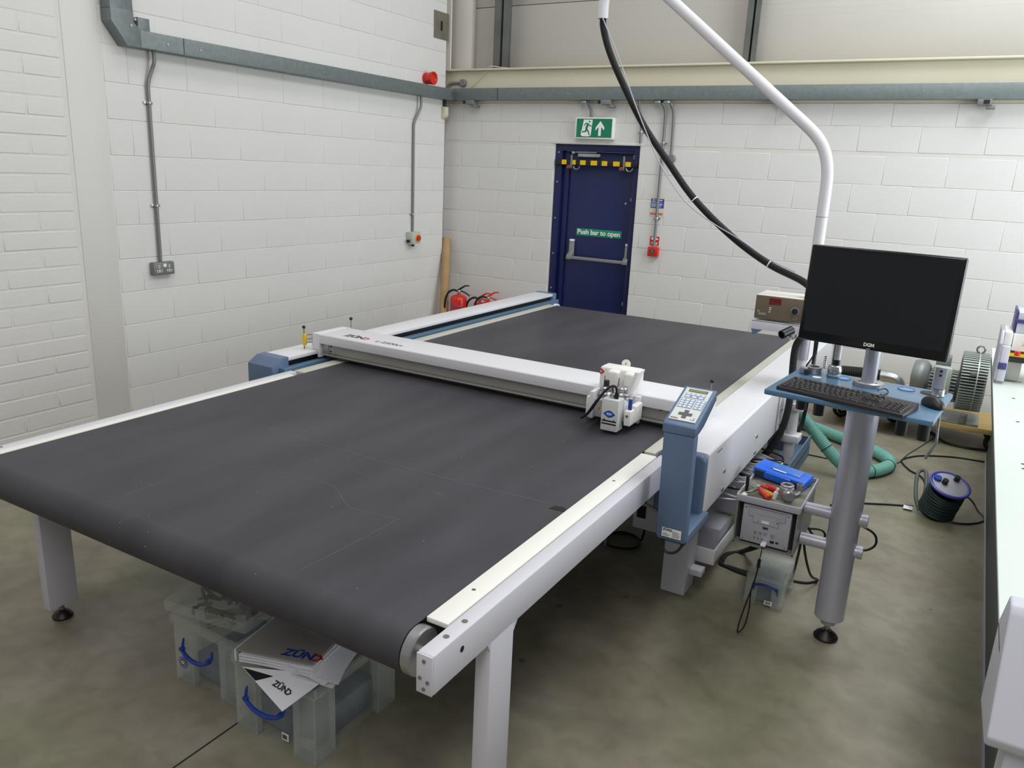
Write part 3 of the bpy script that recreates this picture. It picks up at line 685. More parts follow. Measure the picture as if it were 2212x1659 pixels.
def rod(x, y, z0, z1, rad=.0035): 
    r_ = MB().cyl((x, y, z0), (x, y, z1), rad, n=8).build('rod', 'steel', ga); MB().sphere((x, y, z1 + .006), .010, 12).build('knob', 'black_gloss', r_)
rod(1.843, -3.66, .93, .975); rod(4.0, -3.64, .93, .965); rod(1.752, -3.95, .836, .955)
MB().box(1.745, 1.765, -3.958, -3.942, .858, .922, .002).build('stop_tag', 'yellow', ga)
for z in (.872, .893, .917): MB().cyl((1.76, -3.945, z), (1.802, -3.90, z + .002), .0025, n=6).build('pin', 'steel', ga)
MB().box(1.783, 1.795, -3.92, -3.895, .852, .925, .001).build('rack', 'black', ga)

# ------------------------------------------------------------------ cutting head
hd = thing('tool_carriage', 'white cutting tool head with blue eye logo riding on gantry', 'tool carriage', (3.68, -4.0, .80))
def roundprof(x0, x1, y0, y1):
    return [(x0, y1), (x0, y0 + .012), (x0 + .012, y0), (x1 - .012, y0), (x1, y0 + .012), (x1, y1)]
b = MB()
b.box(3.572, 3.752, -3.955, -3.865, .92, 1.035, .012, 3)
for xc in (3.648, 3.725): b.box(xc - .026, xc + .026, -3.99, -3.90, .92, 1.03, .012, 3)
b.build('motor_cover', 'white', hd)
MB().lathe([(0, 0), (.021, 0), (.021, .004), (0, .004)], (3.66, -3.862, 1.04), (0, -1, 0), n=24).build('lug', 'white', hd)
MB().cyl((3.66, -3.866, 1.042), (3.66, -3.8668, 1.042), .003, n=8).build('lug_hole', 'black', hd)
MB().prism([(0, 0), (.014, .012), (.0, .024), (-.008, .024), (-.008, .018), (-.001, .018), (.004, .012), (-.001, .006), (-.008, .006), (-.008, 0)], 'y', -3.9575, -3.955, mtx=Matrix.Translation((3.582, 0, 1.0))).build('emblem', 'red', hd)
MB().box(3.545, 3.775, -3.955, -3.932, .80, .925, .003).build('carriage_plate', 'machine_white', hd)
MB().box(3.588, 3.608, -4.085, -3.955, .826, .948, .003).build('side_plate', 'machine_white', hd)
MB().box(3.545, 3.57, -4.02, -3.955, .808, .903, .003).build('bracket_block', 'machine_white', hd)
MB().cyl((3.5445, -4.0, .868), (3.543, -4.0, .868), .009, n=12).build('bracket_hole', 'dark_grey', hd)
b = MB().box(3.61, 3.665, -4.075, -3.96, .835, .915, .003); b.build('tool_body', 'pc_panel', hd)
MB().box(3.668, 3.745, -4.06, -3.96, .83, .925, .003).build('tool_body', 'machine_white', hd)
for xc, zb in ((3.637, .914), (3.718, .924)):
    MB().lathe([(0, 0), (.034, 0), (.034, .006), (.03, .009), (.034, .013), (.034, .022), (.024, .03), (.027, .036), (.027, .046), (.02, .052), (0, .052)], (xc, -4.02, zb), n=28).build('collet', 'aluminium', hd)
MB().cyl((3.637, -4.02, .965), (3.637, -4.02, .992), .0125, n=16).build('adjuster', 'dark_grey', hd)
for xc in (3.617, 3.684): MB().cyl((xc, -4.0, .94), (xc, -3.995, 1.005), .0022, n=6).build('guide_rod', 'steel', hd)
fm = MB().box(3.669, 3.746, -4.132, -4.066, .801, .941, .003).build('front_module', 'pump_box', hd)
fm.data.materials[0] = M['panel_white']
MB().lathe([(0, 0), (.012, 0), (.012, .016), (.008, .02), (0, .02)], (3.70, -4.095, .941), n=14).build('air_fitting', 'zinc', fm)
MB().cyl((3.722, -4.10, .941), (3.722, -4.10, .968), .009, n=12).build('cable_plug', 'black', fm)
eye = [(.056*k/12, .0155*math.sin(PI*k/12)**1.15) for k in range(13)] + [(.056*k/12, -.0155*math.sin(PI*k/12)**1.15) for k in range(11, 0, -1)]
F_ = facing_y(3.679, -4.1325, .877)
flat([eye], 'eye_logo', 'sign_blue', F_, fm)
flat([[(.009 + (x - .004)*.72, y*.62) for x, y in eye]], 'eye_logo_inner', 'case_blue_pale', facing_y(3.679, -4.1330, .877), fm)
text('logo_lettering', 'ECM', .011, 'white_print', hd, facing_y(3.708, -4.1338, .877), bold=.0004)
for z in (.830, .843): MB().box(3.674, 3.741, -4.1335, -4.132, z, z + .0055).build('vent_slot', 'black', fm)
for x in (3.686, 3.73): MB().box(x - .002, x + .002, -4.1335, -4.132, .848, .854).build('vent_notch', 'black', fm)
flat([[(0, 0), (.022, 0), (.011, .02)]], 'warning_sticker', 'yellow', facing_y(3.624, -4.0755, .868), hd)
flat([[(.008, .004), (.014, .004), (.011, .013)]], 'warning_mark', 'black', facing_y(3.624, -4.0762, .868), hd)
flat([[(0, 0), (.013, 0), (.013, .02), (0, .02)]], 'warning_sticker', 'tool_yellow', facing_y(3.689, -3.957, .968), hd)
MB().tube(smoothpath([(3.722, -4.10, .966), (3.716, -4.10, .99), (3.70, -4.11, .995), (3.675, -4.125, .97), (3.64, -4.14, .915), (3.61, -4.14, .865), (3.575, -4.12, .832), (3.553, -4.08, .822)], 6), .0055, 8).build('cable', 'black', hd)
MB().tube(smoothpath([(3.70, -4.09, .96), (3.69, -4.08, .985), (3.67, -4.08, .975), (3.65, -4.1, .94), (3.62, -4.12, .88), (3.58, -4.09, .835), (3.556, -4.05, .83)], 6), .004, 8).build('cable', 'black', hd)
MB().prism([(3.724, .918), (3.738, .918), (3.785, 1.052), (3.768, 1.052)], 'y', -4.03, -3.95, .001).build('side_shield', 'white', hd)
sn = MB().box(3.755, 3.786, -4.085, -4.03, .822, .892, .006, 3).box(3.762, 3.79, -4.04, -3.955, .826, .905, .006, 3).build('pen_holder', 'white', hd)
MB().cyl((3.772, -4.062, .89), (3.772, -4.062, .938), .0085, n=14).build('pen', 'sign_blue', sn)
MB().cyl((3.77, -4.085, .868), (3.77, -4.089, .868), .006, n=10).build('clamp_screw', 'steel', sn)
for k in range(5): MB().box(3.625 + .01*k, 3.632 + .01*k, -4.03 , -4.02, .822, .836).build('tooth', 'alu_dull', hd)
MB().cyl((3.658, -4.04, .80), (3.658, -4.04, .836), .012, n=14).build('nozzle', 'alu_dull', hd)

# ------------------------------------------------------------------ operator console
cn = thing('control_console', 'blue operator console with keypad and small display at table corner', 'console', (4.13, -4.48, .55))
b = MB().prism([(4.083, .565), (4.093, .555), (4.194, .555), (4.196, .60), (4.192, .975), (4.074, .975)], 'y', -4.50, -4.455, .006, 3)
b.build('column', 'blue_paint', cn)
MB().box(4.09, 4.195, -4.47, -4.19, .535, .575, .006).build('lower_arm', 'blue_paint', cn)
MB().prism([(-4.503, .975), (-4.503, 1.008), (-4.495, 1.014), (-4.275, 1.10), (-4.268, 1.095), (-4.268, 1.06), (-4.40, .99), (-4.455, .975)], 'x', 4.069, 4.193, .004).build('head', 'blue_paint', cn)
# panel on the sloping top
ps0 = Vector((4.131, -4.385, 1.057)); sl = Vector((0, .22, .086)).normalized(); K = frame(ps0 + Vector((0, -sl.z, sl.y))*.0012, (1, 0, 0), sl)
def kp(x0, x1, y0, y1, z0, z1, nm, m, bev=0, par=None): return MB().box(x0, x1, y0, y1, z0, z1, bev, 1, mtx=K).build(nm, m, par or cn)
kp(-.050, .050, -.102, .104, 0, .0025, 'panel', 'panel_white')
kp(-.036, .036, .079, .096, .0025, .0034, 'display_bezel', 'dark_grey'); kp(-.033, .033, .081, .094, .0034, .0038, 'display', 'lcd')
kp(-.040, .036, .040, .070, .0025, .0031, 'key_field', 'key_frame')
kp(-.046, .009, -.026, .034, .0025, .0031, 'key_field', 'key_frame'); kp(.014, .048, -.026, .034, .0025, .0031, 'key_field', 'key_frame')
for i in range(4): kp(-.037 + .0185*i, -.0225 + .0185*i, .058, .067, .0031, .0042, 'key', 'key_white', .001)
for i in range(3): kp(-.037 + .0255*i, -.0205 + .0255*i, .043, .053, .0031, .0042, 'key', 'key_white', .001)
for r_ in range(4):
    for c in range(3): kp(-.043 + .0175*c, -.030 + .0175*c, -.022 + .014*r_, -.012 + .014*r_, .0031, .0042, 'key', 'key_white', .001)
    for c in range(2): kp(.017 + .016*c, .029 + .016*c, -.022 + .014*r_, -.012 + .014*r_, .0031, .0042, 'key', 'key_white', .001)
for x, y in ((0, 0), (-.017, 0), (.017, 0), (0, .017), (0, -.017)): kp(x - .0085, x + .0085, -.062 + y - .0085, -.062 + y + .0085, .0025, .004, 'arrow_key', 'dark_key', .001)
zund(cn, K @ Matrix.Translation((-.046, -.093, .0027)), .011, ext=.0002)
for a, b_, c, d in ((.028, .042, -.090, -.0885), (.028, .0295, -.092, -.086), (.0385, .04, -.094, -.078), (.036, .0425, -.080, -.0785)): kp(a, b_, c, d, .0025, .0029, 'axis_mark', 'dark_print')
lb = MB().box(4.108, 4.182, -4.5065, -4.505, .572, .608).build('rating_label', 'white_print', cn)
zund(cn, facing_y(4.111, -4.507, .601), .0135, red='dark_print', ext=.0003)
for i in range(6): MB().box(4.148, 4.148 + (.03, .026, .031, .024, .03, .02)[i], -4.5073, -4.5065, .5765 + .0045*i, .5782 + .0045*i).build('text_line', 'grey_print', lb)
for i in range(3): MB().box(4.111, 4.111 + (.026, .03, .02)[i], -4.5073, -4.5065, .5765 + .0045*i, .5782 + .0045*i).build('text_line', 'grey_print', lb)
MB().tube(smoothpath([(4.105, -4.475, .56), (4.106, -4.475, .52), (4.118, -4.475, .498), (4.14, -4.475, .495), (4.165, -4.475, .51), (4.185, -4.475, .545)], 6), .0055, 8).build('cable', 'dark_grey', cn)

# ------------------------------------------------------------------ monitor stand
PX, PY = 4.670, -3.872
ms = thing('monitor_stand', 'silver tubular stand with a blue tool tray on a black foot', 'stand', (PX, PY, 0))
MB().lathe([(0, 0), (.046, 0), (.05, .01), (.042, .022), (.024, .034), (.02, .042), (0, .042)], (PX, PY, 0), n=36).build('foot', 'black', ms)
MB().cyl((PX, PY, .04), (PX, PY, .075), .012, n=14).build('foot_spindle', 'steel', ms)
MB().cyl((PX, PY, .072), (PX, PY, .105), .03, n=24).build('pole_collar', 'pole_silver', ms)
MB().lathe([(0, 0), (.056, 0), (.0595, .004), (.0595, .995), (0, .995)], (PX, PY, .102), n=48).build('pole', 'pole_silver', ms)
a_ = R(-5.2)
TM = Matrix.Translation((4.655, -3.99, 1.098)) @ Matrix.Rotation(a_, 4, 'Z')
ty = MB().box(-.288, .288, -.235, .235, 0, .022, .006, 3, mtx=TM).build('tool_tray', 'tray_blue', ms)
for x, y, z in ((-.16, .17, 0), (.07, .175, 0), (.185, .185, 0)):
    pass
def ring(x, y, r, m):
    MB().lathe([(r*.75, .0222), (r, .0222), (r, .024), (r*.9, .0245), (r*.75, .0222)], (0, 0, 0), n=28, mtx=TM @ Matrix.Translation((x, y, 0))).build('tool_socket', m, ty)
    MB().cyl((x, y, .0221), (x, y, .0226), r*.78, n=28, mtx=TM).build('socket_floor', 'socket_blue' if m != 'black' else 'black', ty)
ring(-.10, .165, .032, 'tray_blue_edge'); ring(.135, .165, .032, 'tray_blue_edge'); ring(.215, .17, .032, 'black')
MB().cyl((-.185, .10, .0222), (-.185, .10, .0232), .017, n=24, mtx=TM).build('white_cap', 'white', ty)
for x in (-.285 + .02, .265): MB().cyl((x, .215, .0222), (x, .215, .0235), .005, n=10, mtx=TM).build('screw', 'dark_grey', ty)
for x, y, h in ((-.235, .12, .125), (-.165, .19, .10), (-.16, .10, .13), (.155, .06, .13), (.235, .03, .125)):
    MB().cyl((x, y, -h), (x, y, 0), .021, n=24, mtx=TM).build('tool_tube', 'black', ty)
MB().lathe([(0, 0), (.056, 0), (.056, .014), (.05, .018), (0, .018)], (PX, PY, 1.1205), n=36).build('flange', 'alu_dull', ms)
for k in range(4): MB().cyl((PX + .042*math.cos(.8 + k*PI/2), PY + .042*math.sin(.8 + k*PI/2), 1.1385), (PX + .042*math.cos(.8 + k*PI/2), PY + .042*math.sin(.8 + k*PI/2), 1.1395), .005, n=8).build('flange_screw', 'dark_grey', ms)
MB().cyl((PX, PY, 1.138), (PX, PY, 1.42), .0275, n=32).build('neck', 'pole_silver', ms)
for z, xr in ((.562, 4.755), (.423, 4.755)):
    MB().cyl((4.51, PY, z), (PX, PY, z), .0255, n=28).cyl((PX, PY, z), (xr - .016, PY, z), .0255, n=28).build('cross_tube', 'pole_silver', ms)
    MB().cyl((xr - .02, PY, z), (xr, PY, z), .0275, n=28).build('tube_cap', 'pole_light', ms)
# monitor
mo = thing('monitor', 'black flat screen computer monitor on silver stand', 'monitor', (4.665, -3.955, 1.46), R(-8))
mo.rotation_euler = (R(-3), 0, R(-8)); ROOTM[mo.name] = Matrix.Translation(mo.location) @ mo.rotation_euler.to_matrix().to_4x4()
MB().box(-.265, .265, -.026, .014, -.182, .186, .008, 3).build('bezel', 'black_gloss', mo, True)
MB().box(-.247, .247, -.0265, -.0255, -.145, .168).build('screen', 'screen', mo, True)
MB().box(-.19, .19, .012, .045, -.12, .12, .012).build('rear_housing', 'black', mo, True)
MB().box(-.05, .05, .044, .07, -.05, .05, .004).build('mount', 'black', mo, True)
me = text_mesh('DGM', .017, .0006, .0004); me.transform(facing_y(0, -.0268, -.163)); me.materials.clear(); me.materials.append(M['white_print']); place('brand_lettering', me, mo, True)
MB().box(-.006, .006, -.0268, -.026, -.178, -.1765).build('power_mark', 'white_print', mo, True)
# keyboard
kb = thing('keyboard', 'black computer keyboard lying on blue tray', 'keyboard', (4.625, -4.155, 1.1205), R(-14))
MB().prism([(-.078, 0), (-.078, .012), (.075, .026), (.078, .022), (.078, 0)], 'x', -.228, .228, .003).build('case', 'kb', kb, True)
def keyz(y): return .012 + (y + .078) * .0915
km = {}
def key(x, y, w, d):
    k = round(w, 4)
    if k not in km:
        b = MB(); bb = bmesh.new(); bmesh.ops.create_cube(bb, size=1)
        bmesh.ops.transform(bb, matrix=Matrix.Translation((0, 0, .003)) @ Matrix.Diagonal((w, d, .006, 1)), verts=bb.verts)
        for v in bb.verts:
            if v.co.z > .003: v.co.x *= 1 - .005 / w; v.co.y *= .72
        b._add(bb); me = b.mesh('key'); me.materials.append(M['kb_key']); km[k] = me
    o = bpy.data.objects.new('key', km[k]); COL.objects.link(o); o.parent = kb; o.location = (x, y, keyz(y)); o.rotation_euler = (math.atan(.0915), 0, 0)
U = .019
for row, y in enumerate((-.058, -.039, -.02, -.001, .018)):
    x = -.218
    lay_ = {0: [1.25, 1.25, 1.25, 6, 1.25, 1.25, 1.25, 1.5], 1: [1.25] + [1]*11 + [2.75], 2: [1.75] + [1]*11 + [2.25], 3: [1.5] + [1]*12 + [1.5], 4: [1]*13 + [2]}[row]
    for w in lay_: key(x + w*U/2, y, w*U - .0035, .0155); x += w * U
for i in range(13):
    if i not in (1,): key(-.218 + U*(i + .5) + (.009 if i > 5 else 0), .05, U - .0035, .0155)
for i in range(3):
    for y in (.018, -.001, .05): key(.078 + U*(i + .0), y, U - .0035, .0155)
    key(.078 + U*i, -.058, U - .0035, .0155)
key(.078 + U, -.039, U - .0035, .0155)
for i in range(4):
    for y in (-.058, -.039, -.02, -.001, .018): key(.150 + U*i, y, U - .0035, .0155)
mu = thing('computer_mouse', 'black computer mouse on corner of blue tray', 'mouse', (4.905, -4.045, 1.1205), R(35))
MB().sphere((0, 0, .006), .036, 22, (.85, 1.5, .85)).build('shell', 'black', mu, True)
for v in mu.children[0].data.vertices: v.co.z = max(v.co.z, 0.0)
MB().cyl((-.002, -.034, .024), (.002, -.034, .024), .007, n=12).build('wheel', 'dark_grey', mu, True)
tag(MB().tube(smoothpath([(4.712, -3.94, 1.123), (4.735, -3.92, 1.128), (4.75, -3.95, 1.124), (4.74, -4.0, 1.123), (4.73, -4.03, 1.13)], 6), .0025, 6).build('keyboard_cable', 'black'), 'thin black cable curling around pole flange', 'cable')
# tools standing on the tray
def tray(x, y, z=.0222): return TM @ Vector((x, y, z))
p = tray(-.215, .165)
cr = thing('clamp_ring', 'aluminium clamp ring with black knob on tray corner', 'tool holder', p)
MB().lathe([(.02, 0), (.034, 0), (.034, .012), (.031, .014), (.034, .017), (.034, .028), (.02, .028), (.02, 0)], p, n=28).build('ring', 'aluminium', cr)
MB().box(p.x - .05, p.x - .02, p.y - .045, p.y - .015, p.z, p.z + .026, .003).build('lug', 'aluminium', cr)
MB().cyl((p.x - .022, p.y - .044, p.z + .012), (p.x - .018, p.y - .06, p.z + .012), .011, n=16).build('knob', 'dark_grey', cr)
MB().cyl((p.x - .005, p.y + .01, p.z + .02), (p.x - .003, p.y + .012, p.z + .075), .003, n=8).build('pin', 'steel', cr)
MB().tube([(p.x + .035 + .006*math.cos(k*.9), p.y + .012 + .006*math.sin(k*.9), p.z + .022 + .0011*k) for k in range(50)], .0018, 5).build('spring', 'steel', cr)
p = tray(-.135, .16)
gt = thing('graduated_tool', 'clear graduated tool tube on a ribbed aluminium base', 'tool', p)
MB().lathe([(0, 0), (.026, 0), (.028, .004), (.028, .01), (.024, .013), (.027, .017), (.028, .03), (.024, .046), (.018, .05), (0, .05)], p, n=28).build('base', 'aluminium', gt)
MB().cyl(p + Vector((.004, 0, .048)), p + Vector((.004, 0, .072)), .012, n=18).build('collar', 'black', gt)
MB().cyl(p + Vector((.004, 0, .07)), p + Vector((.004, 0, .19)), .0115, n=18).build('scale_tube', 'white', gt)
for k in range(18): MB().box(p.x - .006, p.x + .001, p.y - .0125, p.y - .0105, p.z + .078 + .006*k, p.z + .0795 + .006*k).build('scale_mark', 'dark_print', gt)
MB().cyl(p + Vector((-.012, 0, .05)), p + Vector((-.012, 0, .19)), .004, n=10).build('side_rod', 'steel', gt)
p = tray(.245, .145)
pt = thing('plate_tool', 'flat aluminium knife tool standing on tray beside black mouse', 'tool', p)
MB().lathe([(0, 0), (.022, 0), (.024, .004), (.022, .008), (.022, .028), (0, .028)], p, n=24).build('base', 'aluminium', pt)
MB().box(p.x - .022, p.x + .018, p.y - .014, p.y + .008, p.z + .028, p.z + .112, .003, mtx=None).build('plate', 'pole_light', pt)
for dz in (.098, .082): MB().cyl((p.x - .002, p.y - .0145, p.z + dz), (p.x - .002, p.y - .0155, p.z + dz), .005, n=12).build('screw', 'dark_grey', pt)
tag(MB().tube(smoothpath([(4.93, -3.93, 1.10), (4.933, -3.945, 1.05), (4.936, -3.95, 1.0), (4.938, -3.95, .965), (4.928, -3.95, .935), (4.912, -3.95, .895)], 6), .0045, 8, rf=lambda i: .0045 if i < 24 else .006).build('air_line', 'galv_bright'), 'grey braided air line hanging below blue tray', 'air line')
tag(MB().tube(smoothpath([(4.93, -.30, .004), (4.915, -.42, .004), (4.845, -.72, .004), (4.77, -1.02, .004), (4.735, -1.23, .004), (4.705, -1.3, .004)], 8), .0035, 6).build('thin_cable', 'dark_grey'), 'thin grey cable on floor leading to green hose loop', 'cable')

# ------------------------------------------------------------------ computer in steel enclosure
pc = thing('computer_enclosure', 'small silver computer in a grey open fronted steel box', 'computer', (4.38, -3.79, .376))
b = MB(); X0, X1, Y0, Y1, Z0, Z1 = 4.255, 4.506, -3.98, -3.59, .376, .592
b.box(X0, X0 + .006, Y0, Y1, Z0, Z1 - .02).box(X1 - .006, X1, Y0, Y1, Z0, Z1 - .02).box(X0, X1, Y0, Y1, Z0, Z0 + .006).box(X0, X1, Y1 - .005, Y1, Z0, Z1 - .02)
b.build('shell', 'pc_case', pc)
b = MB(); b.box(X0 - .004, X1 + .004, Y0 - .004, Y1, Z1 - .022, Z1 - .016).box(X0 - .004, X1 + .004, Y0 - .006, Y0 + .002, Z1 - .024, Z1 + .004, .001)
b.box(X0 - .006, X0, Y0, Y1, Z1 - .02, Z1 + .004, .001).box(X1, X1 + .006, Y0, Y1, Z1 - .02, Z1 + .004, .001).box(X0, X1, Y1 - .004, Y1 + .002, Z1 - .02, Z1 + .004, .001)
b.build('lid_tray', 'pc_panel', pc)
MB().box(X0, X1, Y0 + .004, Y1 - .004, Z1 - .016, Z1 - .0145).build('tray_mat', 'contents2', pc)
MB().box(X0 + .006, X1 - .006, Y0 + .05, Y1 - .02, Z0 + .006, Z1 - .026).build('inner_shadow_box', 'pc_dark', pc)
fp = MB().box(4.282, 4.480, -3.9745, -3.93, .392, .558, .004).build('front_panel', 'pc_panel', pc)
def fpb(x0, x1, z0, z1, d, nm, m, bev=0): return MB().box(4.282 + x0, 4.282 + x1, -3.975 - d, -3.9745, .392 + z0, .392 + z1, bev).build(nm, m, fp)
fpb(.024, .176, .119, .159, .0012, 'drive_outline', 'pc_dark'); fpb(.025, .175, .120, .158, .002, 'optical_drive', 'pc_panel')
fpb(.036, .166, .134, .154, .0026, 'drive_tray', 'grey_print'); fpb(.0365, .1655, .1345, .1535, .003, 'drive_tray_face', 'pc_panel'); fpb(.14, .158, .124, .1295, .0034, 'eject_button', 'pole_light')
fpb(.046, .152, .092, .121, .0012, 'drive_outline', 'pc_dark'); fpb(.047, .151, .093, .120, .002, 'floppy_drive', 'pc_panel'); fpb(.082, .112, .098, .109, .0032, 'floppy_slot', 'white_print')
fpb(.065, .070, .100, .102, .003, 'led', 'black'); fpb(.142, .146, .11, .114, .003, 'led', 'black'); fpb(.078, .08, .129, .131, .003, 'led', 'black')
text('brand_lettering', 'xpc', .016, 'dark_print', pc, facing_y(4.382, -3.9758, .392 + .079), bold=.0008)
for x, r in ((.062, .0065), (.083, .0065), (.104, .0065), (.132, .0085)): MB().lathe([(0, 0), (r, 0), (r*.9, .003), (0, .004)], (4.282 + x, -3.975, .392 + .052), (0, -1, 0), n=16).build('button', 'zinc', fp)
for x in (.06, .076, .092): MB().lathe([(.0, 0), (.0035, 0), (.0035, .002), (0, .002)], (4.282 + x, -3.975, .392 + .026), (0, -1, 0), n=12).build('jack', 'steel', fp)
fpb(.125, .142, .018, .028, .001, 'usb_port', 'black'); fpb(.148, .16, .021, .028, .001, 'firewire_port', 'black')
for x, z in ((.012, .153), (.186, .153), (.012, .012), (.186, .012)): MB().cyl((4.282 + x, -3.975, .392 + z), (4.282 + x, -3.9765, .392 + z), .0045, n=12).build('screw', 'zinc', fp)
us = thing('usb_stick', 'white usb stick in computer front with black lanyard strap', 'usb stick', (4.387, -3.985, .405))
MB().box(4.377, 4.398, -4.015, -3.976, .402, .412, .002).build('body', 'paper', us)
MB().tube(smoothpath([(4.387, -4.012, .404), (4.386, -4.018, .37), (4.384, -4.02, .34)], 5), .002, 6).build('cord', 'black', us)
MB().cyl((4.384, -4.02, .345), (4.383, -4.02, .31), .007, n=12).build('toggle', 'black', us)
MB().tube(smoothpath([(4.383, -4.02, .31), (4.378, -4.03, .25), (4.362, -4.05, .16), (4.348, -4.07, .07), (4.345, -4.075, .025), (4.352, -4.075, .02), (4.368, -4.06, .05), (4.374, -4.045, .12), (4.37, -4.035, .2), (4.377, -4.03, .25)], 6), .003, 6, rf=lambda i: .0032).build('strap', 'black', us)
# things lying on the enclosure
zt_ = Z1 - .0143
cb = thing('blue_tool_case', 'bright blue plastic tool case lying on computer enclosure', 'tool case', (4.37, -3.665, zt_), R(-10), rot=(R(6), R(4), R(-10)))
MB().box(-.118, .118, -.055, .055, .012, .052, .007, 3).build('case_body', 'case_blue', cb, True)
MB().box(-.119, .119, -.057, .057, .029, .033, .002).build('case_seam', 'case_blue', cb, True)
MB().box(-.06, .055, -.064, -.05, .016, .048, .004).build('handle', 'case_blue', cb, True)
MB().box(-.055, .08, -.02, .045, .052, .055, .002).build('lid_panel', 'case_blue_pale', cb, True)
MB().box(-.04, .02, -.026, -.018, .0545, .056).build('sticker', 'paper', cb, True)
for x in (-.088, .085): MB().box(x - .02, x + .02, -.060, -.054, .02, .043, .003).build('latch', 'dark_grey', cb, True)
def screwdriver(label, p, rz, m, ry=0.):
    t = thing('screwdriver', label, 'screwdriver', p, rot=(0, ry, rz))
    MB().lathe([(0, 0), (.009, 0), (.0115, .006), (.0095, .016), (.0125, .03), (.0125, .062), (.008, .074), (0, .074)], (0, 0, 0), (1, 0, 0), n=12).build('handle', m, t, True)
    MB().cyl((-.055, 0, 0), (0, 0, 0), .003, n=8).build('shaft', 'steel', t, True)
screwdriver('red handled screwdriver lying in front of blue case', (4.332, -3.805, zt_ + .0135), R(-30), 'red')
screwdriver('amber handled screwdriver lying between the red tools', (4.318, -3.87, zt_ + .0135), R(-28), 'tool_yellow')
pl_ = thing('side_cutters', 'red handled side cutters lying on computer enclosure', 'pliers', (4.31, -3.915, zt_ + .002))
MB().tube(smoothpath([(4.315, -3.885, zt_ + .03), (4.335, -3.905, zt_ + .022), (4.372, -3.935, zt_ + .012)], 5), .009, 10, rf=lambda i: .007 + .0006*i).build('grip', 'orange_red', pl_)
MB().tube(smoothpath([(4.305, -3.875, zt_ + .032), (4.32, -3.86, zt_ + .03), (4.345, -3.845, zt_ + .02)], 5), .006, 8).build('grip', 'orange_red', pl_)
MB().tube(smoothpath([(4.318, -3.895, zt_ + .03), (4.295, -3.92, zt_ + .018), (4.268, -3.925, zt_ + .01)], 4), .006, 8, rf=lambda i: .0075 - .0006*i).build('jaw', 'steel', pl_)
MB().cyl((4.316, -3.888, zt_ + .024), (4.314, -3.893, zt_ + .04), .008, n=12).build('pivot', 'zinc', pl_)
tf = thing('pipe_fitting', 'large ribbed aluminium fitting on computer enclosure', 'fitting', (4.44, -3.86, zt_))
MB().lathe([(.018, 0), (.03, 0), (.03, .045), (.026, .05), (.028, .056), (.022, .06), (.018, .056), (.018, 0)], (4.425, -3.85, zt_), n=28).build('upright_body', 'alu_dull', tf)
MB().lathe([(0, 0), (.022, 0), (.024, .012), (.02, .016), (.024, .02), (.024, .04), (.019, .044), (0, .044)], (4.433, -3.87, zt_ + .026), (.35, -.95, 0), n=24).build('side_branch', 'aluminium', tf)
t2 = thing('small_fitting', 'small bright aluminium elbow fitting beside larger fitting', 'fitting', (4.475, -3.80, zt_))
MB().lathe([(0, 0), (.0145, 0), (.0145, .03), (.011, .03), (.011, .02), (0, .02)], (4.468, -3.79, zt_ + .018), n=18).build('cup', 'aluminium', t2)
MB().tube(smoothpath([(4.468, -3.79, zt_ + .02), (4.466, -3.815, zt_ + .012), (4.455, -3.84, zt_ + .012)], 5), .0085, 10).build('elbow', 'aluminium', t2)
tag(MB().lathe([(0, 0), (.01, 0), (.01, .03), (.006, .034), (.006, .05), (0, .05)], (4.385, -3.90, zt_), (.25, .1, 1), n=14).build('clear_nozzle', 'paper'), 'short pale plastic nozzle standing beside aluminium fitting', 'nozzle')
tag(MB().sphere((4.425, -3.775, zt_ + .02), .009, 12).cyl((4.425, -3.775, zt_), (4.425, -3.775, zt_ + .02), .005, n=10).build('ball_stud', 'zinc'), 'small ball ended steel stud before blue case', 'stud')
tag(MB().lathe([(0, 0), (.013, 0), (.013, .004), (0, .012)], (4.27, -3.93, zt_), n=16).build('white_cap', 'white'), 'small white cap in corner of enclosure tray', 'cap')
tag(MB().box(4.262, 4.276, -3.90, -3.892, zt_, zt_ + .075, .002, mtx=None).build('black_clip', 'black'), 'upright black strip at edge of enclosure tray', 'clip')

# ------------------------------------------------------------------ boom, hose, power unit
bm_ = thing('hose_boom', 'white bent pipe boom reaching up over cutting table', 'boom', (4.24, -2.8, .37))
path = [(4.238, -2.8, .37), (4.238, -2.8, 1.0), (4.238, -2.8, 1.6), (4.237, -2.8, 1.86), (4.232, -2.8, 1.93), (4.219, -2.8, 1.99), (4.196, -2.8, 2.045), (4.16, -2.8, 2.095), (4.109, -2.8, 2.143)]
d = (Vector((3.326, -2.8, 2.773)) - Vector((3.994, -2.8, 2.236))).normalized(); a = Vector((3.994, -2.8, 2.236))
path += [tuple(a), tuple(a + d*.4), tuple(a + d*.857), (3.20, -2.8, 2.868), (3.12, -2.8, 2.915), (3.03, -2.8, 2.918), (2.96, -2.8, 2.87), (2.938, -2.8, 2.79), (2.936, -2.8, 2.70)]
MB().tube(smoothpath(path, 6), .029, 24).build('pipe', 'machine_white', bm_)
MB().cyl((4.238, -2.8, 1.705), (4.238, -2.8, 1.708), .0294, n=24).build('pipe_joint', 'grey_print', bm_)
for zc in (.50, .68): MB().box(4.195, 4.29, -2.85, -2.75, zc, zc + .04, .004).build('post_clamp', 'machine_white', bm_)
MB().cyl((4.238, -2.8, .96), (4.238, -2.8, 1.10), .033, n=24).build('post_sleeve', 'grey_green', bm_); bm_.children[-1].data.materials[0] = M['pole_light']
